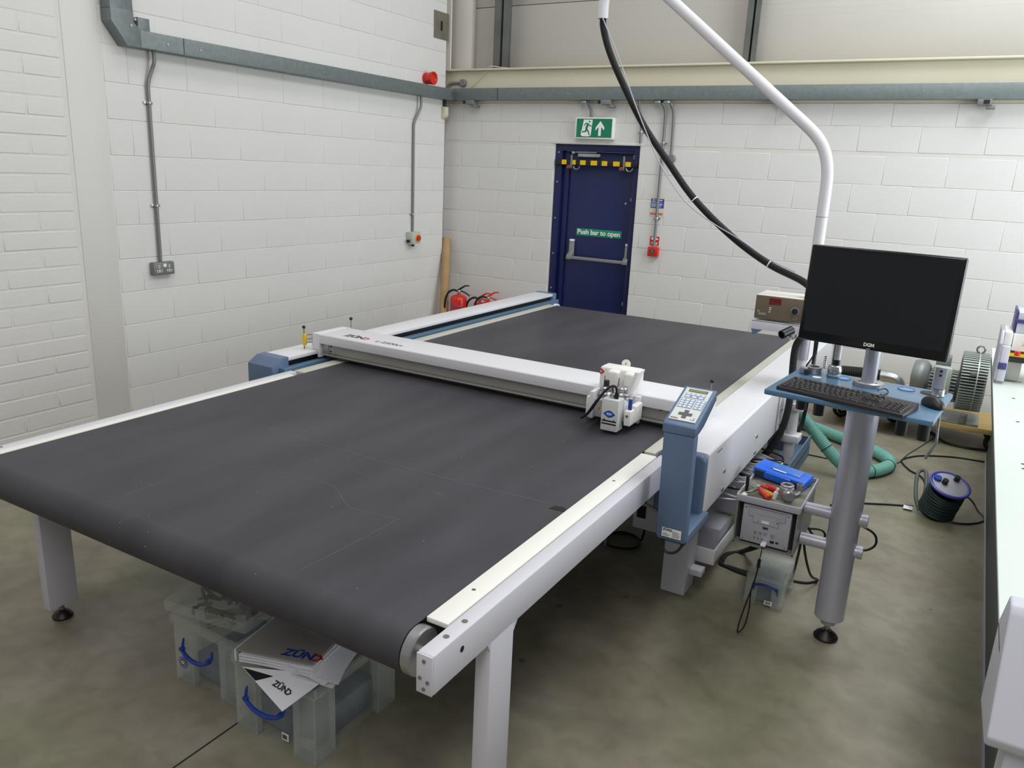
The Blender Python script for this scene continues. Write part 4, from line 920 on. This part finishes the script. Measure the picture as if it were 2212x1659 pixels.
hp = [(2.94, -2.8, 2.72), (2.942, -2.8, 2.66), (2.989, -2.8, 2.532), (3.085, -2.8, 2.361), (3.229, -2.8, 2.141), (3.382, -2.8, 1.959), (3.562, -2.8, 1.757), (3.788, -2.8, 1.574), (4.002, -2.8, 1.445), (4.19, -2.83, 1.376), (4.255, -2.87, 1.33), (4.275, -2.89, 1.24), (4.25, -2.89, 1.12), (4.214, -2.89, 1.03), (4.222, -2.90, .83), (4.223, -2.90, .70), (4.20, -2.90, .56), (4.14, -2.90, .43), (4.06, -2.9, .36), (3.9, -2.9, .33)]
hs_ = resample(smoothpath(hp, 14), .002)
bh = thing('corrugated_hose', 'black corrugated hose hanging from white boom to table', 'hose', (4.0, -2.85, .33))
MB().tube(hs_, .0185, 12, rf=lambda i: .0192 if (i // 2) % 2 else .0172).build('hose_wall', 'black_rubber', bh)
for p_, q_ in (((3.562, -2.8, 1.757), (3.60, -2.8, 1.722)), ((4.002, -2.8, 1.445), (4.04, -2.8, 1.428))):
    p_, q_ = Vector(p_), Vector(q_); MB().cyl(p_, p_ + (q_ - p_).normalized()*.006, .0212, n=16).build('cable_tie', 'white', bh)
MB().tube(smoothpath([(2.95, -2.835, 2.70), (3.06, -2.835, 2.50), (3.2, -2.84, 2.22), (3.35, -2.845, 1.955), (3.47, -2.845, 1.80), (3.56, -2.84, 1.715), (3.70, -2.83, 1.63), (3.85, -2.835, 1.56), (4.002, -2.83, 1.475), (4.15, -2.83, 1.42)], 8), .0036, 6).build('air_line', 'pole_light', bh)
un = thing('power_unit', 'brown fronted power supply box with red display on bracket', 'power supply', (4.1, -2.8, 1.165))
MB().box(3.986, 4.226, -2.905, -2.70, 1.167, 1.292, .003).build('case', 'unit_top', un)
MB().box(3.986, 4.226, -2.909, -2.904, 1.167, 1.289, .001).build('front_panel', 'unit_brown', un)
MB().box(4.055, 4.116, -2.9105, -2.909, 1.247, 1.28, .001).build('display', 'led_red', un)
MB().lathe([(0, 0), (.022, 0), (.022, .003), (0, .003)], (4.19, -2.909, 1.225), (0, -1, 0), n=24).build('knob_plate', 'grey_print', un)
MB().lathe([(0, 0), (.016, 0), (.014, .016), (0, .017)], (4.19, -2.912, 1.225), (0, -1, 0), n=20).build('knob', 'black', un)
MB().box(4.0, 4.012, -2.911, -2.909, 1.20, 1.212).build('logo_mark', 'grey_print', un)
MB().box(4.006, 4.046, -2.911, -2.909, 1.187, 1.199).build('logo_mark', 'grey_print', un)
for dz in (0, .012, .022): MB().box(4.062 - .004 + dz*.1, 4.068 + dz*.1, -2.911, -2.909, 1.205 + dz, 1.209 + dz).build('mark', 'white_print', un)
MB().lathe([(.007, 0), (.010, 0), (.010, .001), (.007, .001), (.007, 0)], (4.195, -2.909, 1.19), (0, -1, 0), n=18).build('round_mark', 'grey_print', un)
for x in (4.0, 4.21): MB().cyl((x, -2.88, 1.156), (x, -2.88, 1.168), .009, n=10).build('rubber_foot', 'white', un)
sh = thing('shelf_bracket', 'white folded steel shelf under brown power supply box', 'shelf', (4.1, -2.8, 1.12))
MB().box(3.978, 4.23, -2.915, -2.69, 1.15, 1.1555, .001).box(3.978, 4.23, -2.915, -2.910, 1.108, 1.155, .001).build('shelf', 'machine_white', sh)
MB().prism([(3.98, 1.108), (4.04, 1.108), (4.0, 1.078), (3.99, 1.078)], 'y', -2.915, -2.70).build('gusset', 'blue_paint', sh); sh.children[-1].data.materials[0] = M['frame_lilac']
hh = thing('tube_holder', 'short open black tube clamped below white shelf', 'tube', (4.18, -3.0, 1.12))
MB().lathe([(.016, 0), (.022, 0), (.022, .075), (.016, .075), (.016, 0)], (4.163, -3.035, 1.118), (.55, 1.0, .32), n=24).build('tube', 'black', hh)
MB().box(4.19, 4.215, -2.985, -2.90, 1.09, 1.11, .003).build('clip', 'zinc', hh)

# ------------------------------------------------------------------ green hose, cable reel, floor cables
gh = thing('green_hose', 'green ribbed suction hose looped across floor behind silver stand', 'hose', (4.4, -1.4, 0))
gp = resample(smoothpath([(3.95, -1.62, .42), (4.05, -1.68, .385), (4.13, -1.72, .335), (4.22, -1.77, .265), (4.30, -1.80, .195), (4.40, -1.81, .11), (4.50, -1.775, .055), (4.61, -1.66, .045), (4.68, -1.50, .045), (4.67, -1.36, .045), (4.57, -1.23, .045), (4.42, -1.12, .045), (4.25, -1.01, .045), (4.05, -.88, .045), (3.8, -.78, .045)], 14), .0032)
MB().tube(gp, .042, 16, rf=lambda i: .0425 if i % 4 < 2 else .0385).build('hose_wall', 'green_hose', gh)
for k in (30, 150, 205, 262, 330):
    if k < len(gp) - 2: MB().tube([gp[k] + (Matrix.Rotation(2*PI*q/16, 3, (gp[k+1]-gp[k]).normalized()) @ (gp[k+1]-gp[k]).orthogonal().normalized())*.0445 for q in range(16)], .0022, 5, closed=True).build('hose_tie', 'black', gh)
tag(MB().tube([p + Vector((.030, -.026, -.004)) for p in gp[6:250:4]], .003, 6).build('tied_cable', 'black'), 'thin black cable tied along green hose', 'cable')
rl = thing('cable_reel', 'blue rimmed extension cable reel tipped on floor', 'cable reel', (5.01, -2.12, 0))
rb_, rt_ = Vector((5.0, -2.12, .032)), Vector((5.045, -2.185, .225)); ax = (rt_ - rb_).normalized(); L_ = (rt_ - rb_).length
MB().lathe([(0, 0), (.098, 0), (.098, .006), (.05, .006), (.05, L_), (0, L_)], rb_, ax, n=36).build('drum', 'black', rl)
wnd = []
Q = ax.to_track_quat('Z', 'Y').to_matrix()
for k in range(9):
    rr = .094 - .001*(k % 3)
    MB().tube([rb_ + Q @ Vector((rr*math.cos(q), rr*math.sin(q), .016 + .018*k + .003*math.sin(q*2 + k))) for q in [2*PI*z/28 for z in range(28)]], .0095, 8, closed=True).build('cable_turn', 'cable_green', rl)
MB().lathe([(.095, 0), (.112, -.004), (.112, .008), (.104, .010), (.095, .006), (.095, 0)], rt_, ax, n=40).build('rim', 'reel_blue', rl)
MB().lathe([(0, .002), (.096, .002), (.096, .006), (0, .006)], rt_, ax, n=40).build('socket_plate', 'pole_light', rl)
for u, v, h_, m_ in ((-.03, .01, .03, 'black'), (.055, .035, .03, 'black'), (-.055, .045, .018, 'sign_blue')): MB().cyl(rt_ + Q @ Vector((u, v, .004)), rt_ + Q @ Vector((u, v, .004 + h_)), .022 if h_ < .03 else .016, n=16).build('plug', m_, rl)
MB().tube(smoothpath([(4.915, -2.16, .03), (4.885, -2.12, .09), (4.87, -2.02, .18), (4.88, -1.98, .21), (4.91, -1.99, .215), (4.925, -2.06, .17), (4.93, -2.12, .11), (4.935, -2.17, .03)], 6), .011, 10).build('carry_frame', 'grey_green', rl)
def cable(name, label, pts, r=.006, m='black', z=None):
    P = [(p[0], p[1], (z if z is not None else r) if len(p) < 3 else p[2]) for p in pts]
    return tag(MB().tube(smoothpath(P, 8), r, 8).build(name, m), label, 'cable')
cable('mains_cable', 'black mains cable running along floor from silver stand to reel', [(4.45, -2.35), (4.58, -2.22), (4.652, -2.176), (4.75, -2.121), (4.88, -2.06)])
MB().box(4.83, 4.88, -2.145, -2.085, .011, .0125).build('cable_tag', 'paper', bpy.data.objects['mains_cable'])
cable('extension_cable', 'black cable curving around right side of cable reel', [(5.11, -1.95, .12), (5.18, -1.86, .05), (5.225, -1.90), (5.258, -2.022), (5.195, -2.129), (5.101, -2.181), (4.97, -2.16)], .005)
cable('floor_cable', 'black cable looping from under second table to reel', [(5.5, -.80), (5.255, -.84), (5.06, -.871), (4.857, -.989), (4.761, -1.132), (4.748, -1.224), (4.809, -1.374), (4.90, -1.50), (4.95, -1.85), (4.97, -2.0, .02)])
cable('pump_cable', 'black cable on floor beside wooden pump trolley', [(5.5, -.52), (5.254, -.553), (5.112, -.573), (4.987, -.527), (4.90, -.33), (4.8, -.28)], .009)
cable('hose_cable', 'thin dark cable crossing floor to green hose', [(3.9, -1.46), (4.078, -1.472), (4.3, -1.48), (4.46, -1.50)], .004)
for k, dx in enumerate((0, .018, .034)):
    cable('computer_cable', 'black computer cable looping on floor below steel enclosure', [(4.36, -3.62, .37 - .0*k), (4.26 + dx, -3.4, .14), (4.16, -3.27 - dx), (4.095 + dx*.4, -3.363), (4.099 + dx*.5, -3.478), (4.152, -3.505 + dx*.6), (4.239, -3.523 + dx), (4.34, -3.50 + dx)], .006); bpy.data.objects[-1 if False else 'computer_cable' if k == 0 else 'computer_cable.%03d' % k]['group'] = 'cables below the computer'
cable('power_lead', 'black power lead hanging behind computer enclosure to floor', [(4.475, -3.60, .40), (4.478, -3.59, .27), (4.46, -3.53, .10), (4.441, -3.465), (4.40, -3.44), (4.38, -3.44)], .006)
cable('looped_lead', 'black lead looping wide on floor beside small clear box', [(4.485, -3.60, .40), (4.495, -3.59, .26), (4.53, -3.52, .10), (4.555, -3.40, .02), (4.54, -3.40), (4.507, -3.435), (4.44, -3.45), (4.40, -3.42)], .006)
cable('curled_lead', 'short black lead curled under lower cross tube', [(4.48, -3.60, .39), (4.52, -3.59, .33), (4.56, -3.59, .31), (4.575, -3.59, .34), (4.55, -3.59, .36), (4.48, -3.60, .35)], .005)
cable('pole_cable', 'black cable looping out right of silver pole', [(4.68, -3.75, .50), (4.77, -3.72, .46), (4.79, -3.71, .41), (4.76, -3.72, .375), (4.69, -3.75, .37)], .005)
cable('coiled_cable', 'black cable coil lying on floor under cutting table', [(3.72, -3.55, .15), (3.69, -3.5, .03), (3.66, -3.46), (3.58, -3.45), (3.50, -3.50), (3.50, -3.57), (3.57, -3.63), (3.66, -3.60), (3.69, -3.53), (3.65, -3.47, .015), (3.57, -3.455, .015), (3.505, -3.51, .015)], .006)
cable('grey_cable', 'pale grey cable hanging below cutting table bed', [(3.62, -3.72, .68), (3.60, -3.72, .3), (3.57, -3.70, .12), (3.55, -3.66, .02)], .006, 'pole_light')
cable('grey_loom', 'pale grey cable loom strung to console under table', [(3.62, -3.72, .40), (3.72, -3.78, .36), (3.84, -3.82, .36), (3.95, -3.93, .35)], .009, 'pole_light')
rnd = random.Random(3)
for k in range(9):
    y0 = -3.78 + .075*k; xo = 4.165 + .006*k
    cable('wiring_lead', 'thin lead bunched beneath white drive housing', [(4.02, y0 - .03, .50), (4.10, y0, .475), (xo + rnd.uniform(.0, .05), y0 + rnd.uniform(.0, .05), .465 + rnd.uniform(-.01, .025)), (xo + rnd.uniform(.02, .07), y0 + .10 + rnd.uniform(-.03, .03), .462 + rnd.uniform(-.01, .02)), (xo + rnd.uniform(-.02, .03), y0 + .2, .46), (4.10, y0 + .24, .468)], .0048, ('pole_light', 'pump_box', 'black')[k % 3])['group'] = 'leads under the housing'

cable('post_cable', 'thick black cable hanging straight beside white boom post', [(4.255, -2.76, 1.20), (4.285, -2.77, 1.15), (4.298, -2.78, 1.0), (4.295, -2.78, .75), (4.27, -2.74, .55), (4.2, -2.7, .50)], .011)
cable('monitor_cable', 'thin black cable hanging from monitor to clamp ring', [(4.47, -3.92, 1.30), (4.465, -3.89, 1.235), (4.445, -3.86, 1.185), (4.43, -3.85, 1.155)], .003)
ck = MB().ribbon([(4.70, -1.52), (4.705, -1.50), (4.695, -1.49), (4.71, -1.47), (4.70, -1.46), (4.715, -1.44), (4.715, -1.40)], .012, .0009).build('chalk_mark', 'binder_grey', fl)

# ------------------------------------------------------------------ vacuum pump on trolley
PYY = -.42
tl = thing('pump_trolley', 'plywood trolley on castors carrying grey vacuum pump', 'trolley', (4.85, -.4, 0))
MB().box(4.15, 5.5, -.62, -.10, .145, .185, .002).build('board', 'plywood', tl)
for x, y in ((4.205, -.30), (5.30, -.52), (4.6, -.18), (5.30, -.22)):
    w = MB().lathe([(0, 0), (.05, 0), (.066, .006), (.07, .014), (.07, .026), (.066, .034), (.05, .04), (0, .04)], (x - .008, y + .02, .07), (.4, -1, 0), n=28).build('castor_wheel', 'black_rubber', tl)
    MB().lathe([(0, -.002), (.04, -.002), (.044, .0), (.044, .04), (.036, .042), (.034, .036), (.014, .036), (.012, .046), (0, .046)], (x - .008, y + .02, .07), (.4, -1, 0), n=24).build('hub', 'zinc', w)
    MB().box(x - .03, x + .03, y - .02, y + .05, .10, .145, .004).box(x - .032, x - .026, y - .02, y + .02, .05, .12).build('castor_fork', 'zinc', tl)
vp = thing('vacuum_pump', 'grey side channel vacuum pump with finned round casing', 'pump', (5.0, -.4, .185))
cx, cy, cz, rr = 5.085, -.43, .485, .205
MB().lathe([(0, -.085), (rr - .03, -.085), (rr - .012, -.07), (rr - .012, .07), (rr - .03, .085), (0, .085)], (cx, cy, cz), (1, .03, 0), n=48).build('drum', 'pump_dark', vp)
fb = MB(); MQ = Matrix.Translation((cx, cy, cz)) @ Vector((1, .03, 0)).to_track_quat('Z', 'Y').to_matrix().to_4x4()
for k in range(62):
    a = 2*PI*k/62
    fb.box(rr - .03, rr + .018, -.0034, .0034, -.085, .085, mtx=MQ @ Matrix.Rotation(a, 4, 'Z'))
o = fb.build('cooling_fins', 'pump_fin', vp); o['kind'] = 'stuff'
MB().lathe([(rr - .02, -.004), (rr + .019, -.004), (rr + .019, .004), (rr - .02, .004), (rr - .02, -.004)], (cx + .02, cy, cz), (1, .03, 0), n=54).build('casing_seam', 'pump_fin', vp)
MB().box(cx - .02, cx + .02, cy - rr - .03, cy - rr + .02, cz + .085, cz + .115, .004).build('boss', 'pump_grey', vp)
MB().tube([(cx + .02 + .026*math.cos(q), cy - .01, cz + rr + .045 + .026*math.sin(q)) for q in [2*PI*k/20 for k in range(20)]], .007, 8, closed=True).build('lifting_eye', 'steel', vp)
MB().cyl((cx + .02, cy - .01, cz + rr - .01), (cx + .02, cy - .01, cz + rr + .022), .009, n=10).build('eye_shank', 'steel', vp)
MB().cyl((4.80, cy, cz - .05), (5.02, cy - .03, cz - .05), .105, n=32).build('motor', 'pump_dark', vp)
fb = MB()
for k in range(28):
    a = 2*PI*k/28; fb.box(.10, .122, -.003, .003, -.09, .09, mtx=Matrix.Translation((4.91, cy - .015, cz - .05)) @ Vector((1, -.13, 0)).to_track_quat('Z', 'Y').to_matrix().to_4x4() @ Matrix.Rotation(a, 4, 'Z'))
o = fb.build('motor_fins', 'pump_fin', vp); o['kind'] = 'stuff'
MB().lathe([(0, 0), (.10, 0), (.13, .03), (.135, .07), (.12, .11), (.06, .12), (0, .12)], (4.80, cy, cz - .02), (-1, .1, 0), n=32).build('fan_cowl', 'pump_grey', vp)
MB().box(4.83, 4.95, cy - .19, cy - .10, cz - .08, cz + .11, .01).build('terminal_box', 'pump_box', vp)
MB().box(4.83, 4.93, cy - .06, cy + .06, cz + .06, cz + .17, .006).build('valve_block', 'pump_grey', vp)
MB().box(4.82, 5.18, cy - .18, cy + .15, .1855, .205, .004).build('base_plate', 'pump_grey', vp)
MB().box(5.05, 5.10, cy - .19, cy - .17, .2, .27, .005).box(5.065, 5.085, cy - .192, cy - .168, .215, .255).build('foot_bracket', 'steel', vp)
MB().prism([(4.96, .205), (5.055, .205), (5.055, .24)], 'y', cy - .18, cy - .17).build('foot_web', 'pump_grey', vp)
dh = thing('duct_hose', 'black ribbed duct hose lying level behind blue tray', 'hose', (4.3, -.33, .35))
dp = resample(smoothpath([(3.9, -.33, .365), (4.1, -.33, .385), (4.3, -.33, .40), (4.47, -.335, .405)], 14), .006)
MB().tube(dp, .045, 16, rf=lambda i: .048 if i % 3 else .043).build('hose_wall', 'black_rubber', dh)
MB().cyl((4.455, -.335, .4045), (4.48, -.335, .405), .051, n=24).build('hose_clip', 'zinc', dh)
el = thing('pipe_elbow', 'galvanised pipe elbow joining black duct hose', 'pipe elbow', (4.6, -.34, .186))
MB().tube(smoothpath([(4.46, -.335, .405), (4.52, -.335, .405), (4.57, -.335, .395), (4.60, -.335, .36), (4.605, -.335, .31), (4.605, -.335, .186)], 8), .045, 20).build('elbow', 'galv_bright', el)
el.children[0].data.materials[0] = M['zinc']

# ------------------------------------------------------------------ clear storage boxes
def storage_box(name, label, x0, x1, y0, y1, h, tap=.018, lid=False, mats=('clear_plastic', 'clear_plastic_rim'), handle='down', hs=1.):
    t = thing(name, label, 'storage box', ((x0+x1)/2, (y0+y1)/2, 0))
    w = .0025; b = MB()
    def wall(pts): b.prism(pts, 'z', 0, 1)
    xs = ((x0, y0), (x1, y0), (x1, y1), (x0, y1))
    def ringv(z, g, ins):
        return [(x0 - g + ins, y0 - g + ins, z), (x1 + g - ins, y0 - g + ins, z), (x1 + g - ins, y1 + g - ins, z), (x0 - g + ins, y1 + g - ins, z)]
    bb = bmesh.new()
    def quadwall(A, B):
        VA = [bb.verts.new(v) for v in A]; VB = [bb.verts.new(v) for v in B]
        for k in range(4): bb.faces.new((VA[k], VA[(k+1) % 4], VB[(k+1) % 4], VB[k]))
        return VA
    quadwall(ringv(.004, 0, .012), ringv(h - .02, tap, .012))
    f = quadwall(ringv(.004, 0, .012), ringv(.0045, 0, .0121)); bb.faces.new(f)
    bmesh.ops.recalc_face_normals(bb, faces=bb.faces)
    b._add(bb); b.build('tub', mats[0], t)
    rim = MB(); g = tap
    for (a0, a1, c0, c1) in ((x0 - g, x1 + g, y0 - g, y0 - g + .014), (x0 - g, x1 + g, y1 + g - .014, y1 + g), (x0 - g, x0 - g + .014, y0 - g + .014, y1 + g - .014), (x1 + g - .014, x1 + g, y0 - g + .014, y1 + g - .014)):
        rim.box(a0, a1, c0, c1, h - .035, h, .004)
    rim.build('rim', mats[1], t)
    cw = .085 * hs
    for cxx, sx in ((x0, 1), (x1, -1)):
        for cyy, sy in ((y0, 1), (y1, -1)):
            c = MB(); gx = -sx * .009; gy = -sy * .009
            c.box(min(cxx + gx, cxx + sx*cw), max(cxx + gx, cxx + sx*cw), min(cyy + gy, cyy + gy + sy*.003), max(cyy + gy, cyy + gy + sy*.003), 0, h - .034, .001)
            c.box(min(cxx + gx, cxx + gx + sx*.003), max(cxx + gx, cxx + gx + sx*.003), min(cyy + gy, cyy + sy*cw), max(cyy + gy, cyy + sy*cw), 0, h - .034, .001)
            c.box(min(cxx + sx*cw, cxx + sx*(cw - .003)), max(cxx + sx*cw, cxx + sx*(cw - .003)), min(cyy + gy, cyy + gy + sy*.025), max(cyy + gy, cyy + gy + sy*.025), 0, h - .034)
            c.box(min(cxx + gx, cxx + gx + sx*.025), max(cxx + gx, cxx + gx + sx*.025), min(cyy + sy*cw, cyy + sy*(cw - .003)), max(cyy + sy*cw, cyy + sy*(cw - .003)), 0, h - .034)
            c.box(min(cxx + gx, cxx + sx*cw), max(cxx + gx, cxx + sx*cw), min(cyy + gy, cyy + sy*.03), max(cyy + gy, cyy + sy*.03), 0, .012, .002)
            c.build('corner_column', mats[1], t)
    return t
def carry_handle(t, xc, y, z, w, drop, r=.0068, up=False):
    s = 1 if up else -1
    pts = [(xc - w/2, y - .006, z - s*.03), (xc - w/2, y - .012, z), (xc - w*.42, y - .02, z + s*drop*.45), (xc - w*.2, y - .024, z + s*drop*.9), (xc, y - .025, z + s*drop), (xc + w*.2, y - .024, z + s*drop*.9), (xc + w*.42, y - .02, z + s*drop*.45), (xc + w/2, y - .012, z), (xc + w/2, y - .006, z - s*.03)]
    P = smoothpath(pts, 5); n = len(P)
    MB().tube(P, r, 10, rf=lambda i: r*(.45 + .75*math.sin(PI*i/(n-1))**.7)).build('handle', 'handle_blue', t)
    for x in (xc - w*.46, xc + w*.46): MB().cyl((x, y - .012, z + s*.004), (x, y - .026, z + s*.004), r*1.35, n=14).build('handle_boss', 'handle_blue', t)
nb = storage_box('storage_box', 'clear plastic storage box topped by grey binder', 3.055, 3.395, -5.60, -5.215, .285)
carry_handle(nb, 3.195, -5.61, .155, .17, .03)
MB().box(3.245, 3.275, -5.598, -5.5965, .028, .056).build('price_label', 'white_print', nb)
for k in range(7): MB().box(3.249 + .003*k, 3.2505 + .003*k, -5.599, -5.598, .034, .05).build('barcode_bar', 'dark_print', nb)
MB().box(3.09, 3.36, -5.56, -5.26, .006, .12, .02).build('contents', 'contents', nb)
nb.children[-1]['label'] = 'grey parts seen through clear wall'
MB().box(3.30, 3.35, -5.575, -5.53, .006, .04, .003).build('parts_block', 'binder_grey', nb)
fb_ = storage_box('storage_box', 'clear plastic storage box with crooked lid behind leaflet', 2.672, 2.985, -5.545, -5.16, .27)
carry_handle(fb_, 2.80, -5.555, .165, .15, .03)
MB().box(2.70, 2.95, -5.51, -5.2, .006, .10, .02).build('contents', 'contents', fb_)
st = MB().lathe([(0, 0), (.022, 0), (.022, .001), (0, .001)], (2.705, -5.5555, .085), (0, -1, 0), n=24).build('round_sticker', 'handle_blue', fb_)
for k in range(12): MB().cyl((2.705 + .017*math.cos(k*PI/6), -5.5566, .085 + .017*math.sin(k*PI/6)), (2.705 + .017*math.cos(k*PI/6), -5.5572, .085 + .017*math.sin(k*PI/6)), .0022, n=6).build('star', 'white_print', st)
MB().box(2.696, 2.714, -5.5572, -5.5566, .078, .092).build('sticker_patch', 'yellow', st)
bgm = MB()
rr_ = random.Random(5)
for k in range(26):
    p0 = Vector((rr_.uniform(2.69, 2.94), rr_.uniform(-5.53, -5.35), rr_.uniform(.262, .29)))
    bgm.tube(smoothpath([p0, p0 + Vector((rr_.uniform(-.05, .05), rr_.uniform(-.05, .05), rr_.uniform(0, .03))), p0 + Vector((rr_.uniform(-.08, .08), rr_.uniform(-.06, .06), rr_.uniform(-.01, .02)))], 4), rr_.uniform(.004, .009), 6)
tag(bgm.build('tangled_cables', 'contents2'), 'tangle of grey cables and bags bulging from open box', 'cables', kind='stuff')
LM = Matrix.Translation((2.815, -5.35, .302)) @ Euler((R(2), R(-3), R(5))).to_matrix().to_4x4()
ld = thing('box_lid', 'clear plastic lid resting askew on tangled cables', 'lid', (2.8, -5.4, .315))
MB().box(-.185, .185, -.20, .20, .036, .0385, mtx=LM).build('top', 'clear_plastic', ld)
l_ = MB()
for a0, a1, c0, c1 in ((-.19, .19, -.205, -.20), (-.19, .19, .20, .205), (-.19, -.185, -.2, .2), (.185, .19, -.2, .2)): l_.box(a0, a1, c0, c1, 0, .042, .002, mtx=LM)
l_.build('skirt', 'clear_plastic_rim', ld)
MB().box(-.15, .15, -.165, .165, .0386, .042, .001, mtx=LM).build('raised_panel', 'clear_plastic', ld)
# binder and leaflet
BM = Matrix.Translation((3.232, -5.528, .316)) @ Euler((R(-3), R(-3), R(13))).to_matrix().to_4x4()
bd = thing('ring_binder', 'grey ring binder with dark lettering lying on clear box', 'binder', (3.235, -5.555, .318))
MB().box(-.14, .14, -.105, .145, .034, .038, .001, mtx=BM).build('front_cover', 'binder_grey', bd)
MB().box(-.14, .14, -.105, .145, -.004, 0, .001, mtx=BM).build('back_cover', 'binder_grey', bd)
MB().box(-.144, -.139, -.105, .145, -.004, .038, .001, mtx=BM).build('spine', 'paper', bd)
for k in range(6): MB().box(-.125 + .003*(k % 2), .135 + .004*(k % 3), -.11 - .004*(k % 2), .14, .002 + .005*k, .0055 + .005*k, mtx=BM @ Matrix.Rotation(R((-1, 2, -2, 3, 0, 1)[k]), 4, 'Z')).build('page_bundle', 'paper', bd)
MB().tube([BM @ Vector((-.11, -.106, .018 + 0)) + Vector((.0, 0, 0))] + [BM @ Vector((-.12 + .012*math.cos(q), -.107, .018 + .012*math.sin(q))) for q in [2*PI*k/12 for k in range(10)]], .0015, 5).build('ring', 'steel', bd)
zund(bd, BM @ Matrix.Translation((.015, -.07, .0385)), .052, dark='handle_blue', ext=.0003)
pg = thing('loose_papers', 'loose white papers sliding from binder onto clear box', 'papers', (3.40, -5.50, .31))
for k, (a, dz) in enumerate(((18, 0), (26, .012), (9, .02))):
    MB().box(-.06, .08, -.12, .10, 0, .0012, mtx=Matrix.Translation((3.35, -5.50, .316 + dz)) @ Euler((0, R(8 + 3*k), R(a))).to_matrix().to_4x4()).build('sheet', 'paper', pg)
LF = frame((3.174, -5.684, .324), (3.378 - 3.176, -5.686 + 5.657, .278 - .338), (3.416 - 3.378, -5.565 + 5.686, .328 - .278))
lf = thing('leaflet', 'white leaflet with black corner hanging over box edge', 'leaflet', (3.29, -5.64, .30))
MB().prism([(0, 0), (.212, 0), (.226, .14), (.12, .09)], 'z', -.0006, .0006, mtx=LF).build('sheet', 'paper', lf)
MB().prism([(.006, .001), (.07, .001), (.10, .048), (.088, .042)], 'z', .0006, .0010, mtx=LF).build('black_corner', 'black', lf)
zund(lf, LF @ Matrix.Translation((.118, .036, .0014)) @ Matrix.Rotation(R(12), 4, 'Z'), .026, red='dark_print', ext=.0003)
# small box
sb = storage_box('storage_box', 'small clear box with blue handle under computer enclosure', 4.303, 4.455, -3.765, -3.53, .135, .008, hs=.5)
sb2 = MB().box(4.292, 4.466, -3.776, -3.519, .128, .150, .006).build('lid', 'clear_plastic_rim', sb)
MB().box(4.31, 4.448, -3.755, -3.54, .1502, .153, .001).build('lid_panel', 'clear_plastic', sb)
MB().box(4.325, 4.435, -3.74, -3.56, .008, .10, .004).build('contents', 'contents', sb)
carry_handle(sb, 4.385, -3.772, .105, .105, .016, .0048, True)
MB().box(4.385, 4.42, -3.7755, -3.774, .015, .036).build('barcode_label', 'white_print', sb)
for k in range(7): MB().box(4.391 + .0032*k, 4.3928 + .0032*k, -3.7762, -3.7755, .019, .033).build('barcode_bar', 'dark_print', sb)

# ------------------------------------------------------------------ second machine at the right edge
sm = thing('second_table', 'pale topped second machine table standing at right', 'machine table', (6.0, -3.5, 0))
MB().box(5.142, 7.2, -5.25, -1.2, .872, .885, .003).build('table_top', 'sec_top', sm)
MB().box(5.15, 7.2, -5.24, -1.21, .80, .872, .003).build('apron', 'sec_dark', sm)
MB().box(5.262, 7.1, -5.0, -.75, .0, .80, .003).build('side_panel', 'sec_dark', sm)
MB().box(5.255, 5.262, -5.0, -.75, .0, .02).build('bottom_rail', 'pole_light', sm)
MB().prism([(-5.25, 1.0), (-5.262, .985), (-5.375, .74), (-5.365, .715), (-5.34, .70), (-5.10, .66), (-5.10, .89), (-5.2, 1.0)], 'x', 5.142, 6.2, .006, 3).build('end_cover', 'sec_white', sm)
MB().box(5.185, 5.30, -5.33, -5.22, 0, .70, .006).build('end_post', 'sec_white', sm)
MB().box(5.2605, 5.262, -4.45, -4.2, .25, .45).build('side_sticker', 'binder_grey', sm)
MB().box(5.2605, 5.262, -4.5, -4.3, .2, .25).build('side_sticker', 'red', sm)
for x, y in ((5.23, -2.63), (5.235, -3.1), (5.235, -3.75), (5.235, -3.81), (5.27, -2.2)): MB().cyl((x, y, .885), (x, y, .8856), .008, n=10).build('vacuum_hole', 'dark_grey', sm)
g2 = thing('second_gantry', 'white gantry end with violet stripe on second table', 'gantry', (5.4, -2.2, .885))
MB().prism([(-2.33, .905), (-2.33, 1.10), (-2.28, 1.165), (-2.05, 1.165), (-2.05, .905)], 'x', 5.135, 5.152, .003).build('side_plate', 'pole_light', g2)
MB().box(5.152, 5.19, -2.33, -2.05, .90, 1.09, .004).build('end_cover', 'sec_white', g2)
MB().box(5.152, 5.19, -2.30, -2.05, 1.09, 1.16, .006).build('top_cap', 'white', g2)
MB().box(5.150, 5.188, -2.334, -2.329, .965, 1.0, .001).build('violet_stripe', 'violet', g2)
MB().box(5.195, 5.9, -2.26, -2.0, 1.06, 1.15, .004).build('beam_cover', 'white', g2)
MB().box(5.20, 5.9, -2.23, -2.0, 1.15, 1.26, .004).build('upper_cover', 'sec_white', g2)
MB().box(5.195, 5.9, -2.245, -2.0, 1.205, 1.225, .002).build('violet_trim', 'violet', g2)
MB().prism([(-2.23, 1.10), (-2.0, 1.10), (-2.0, 1.27), (-2.2, 1.27)], 'x', 5.187, 5.197, .002).build('dark_edge', 'violet', g2)
MB().box(5.19, 5.9, -2.27, -2.1, 1.03, 1.045, .002).build('yellow_plate', 'yellow', g2)
MB().cyl((5.225, -2.30, 1.043), (5.225, -2.30, 1.066), .014, n=16).build('stop_button', 'red_glossy', g2)
MB().box(5.19, 5.9, -2.24, -2.1, .995, 1.03).build('shadow_gap', 'dark_grey', g2)
MB().box(5.19, 5.26, -2.235, -2.1, .895, .995, .003).build('beam', 'gantry_alu', g2)
flat([[(0, 0), (.04, 0), (.02, .034)]], 'warning_sticker', 'yellow', facing_y(5.238, -2.262, 1.09), g2)
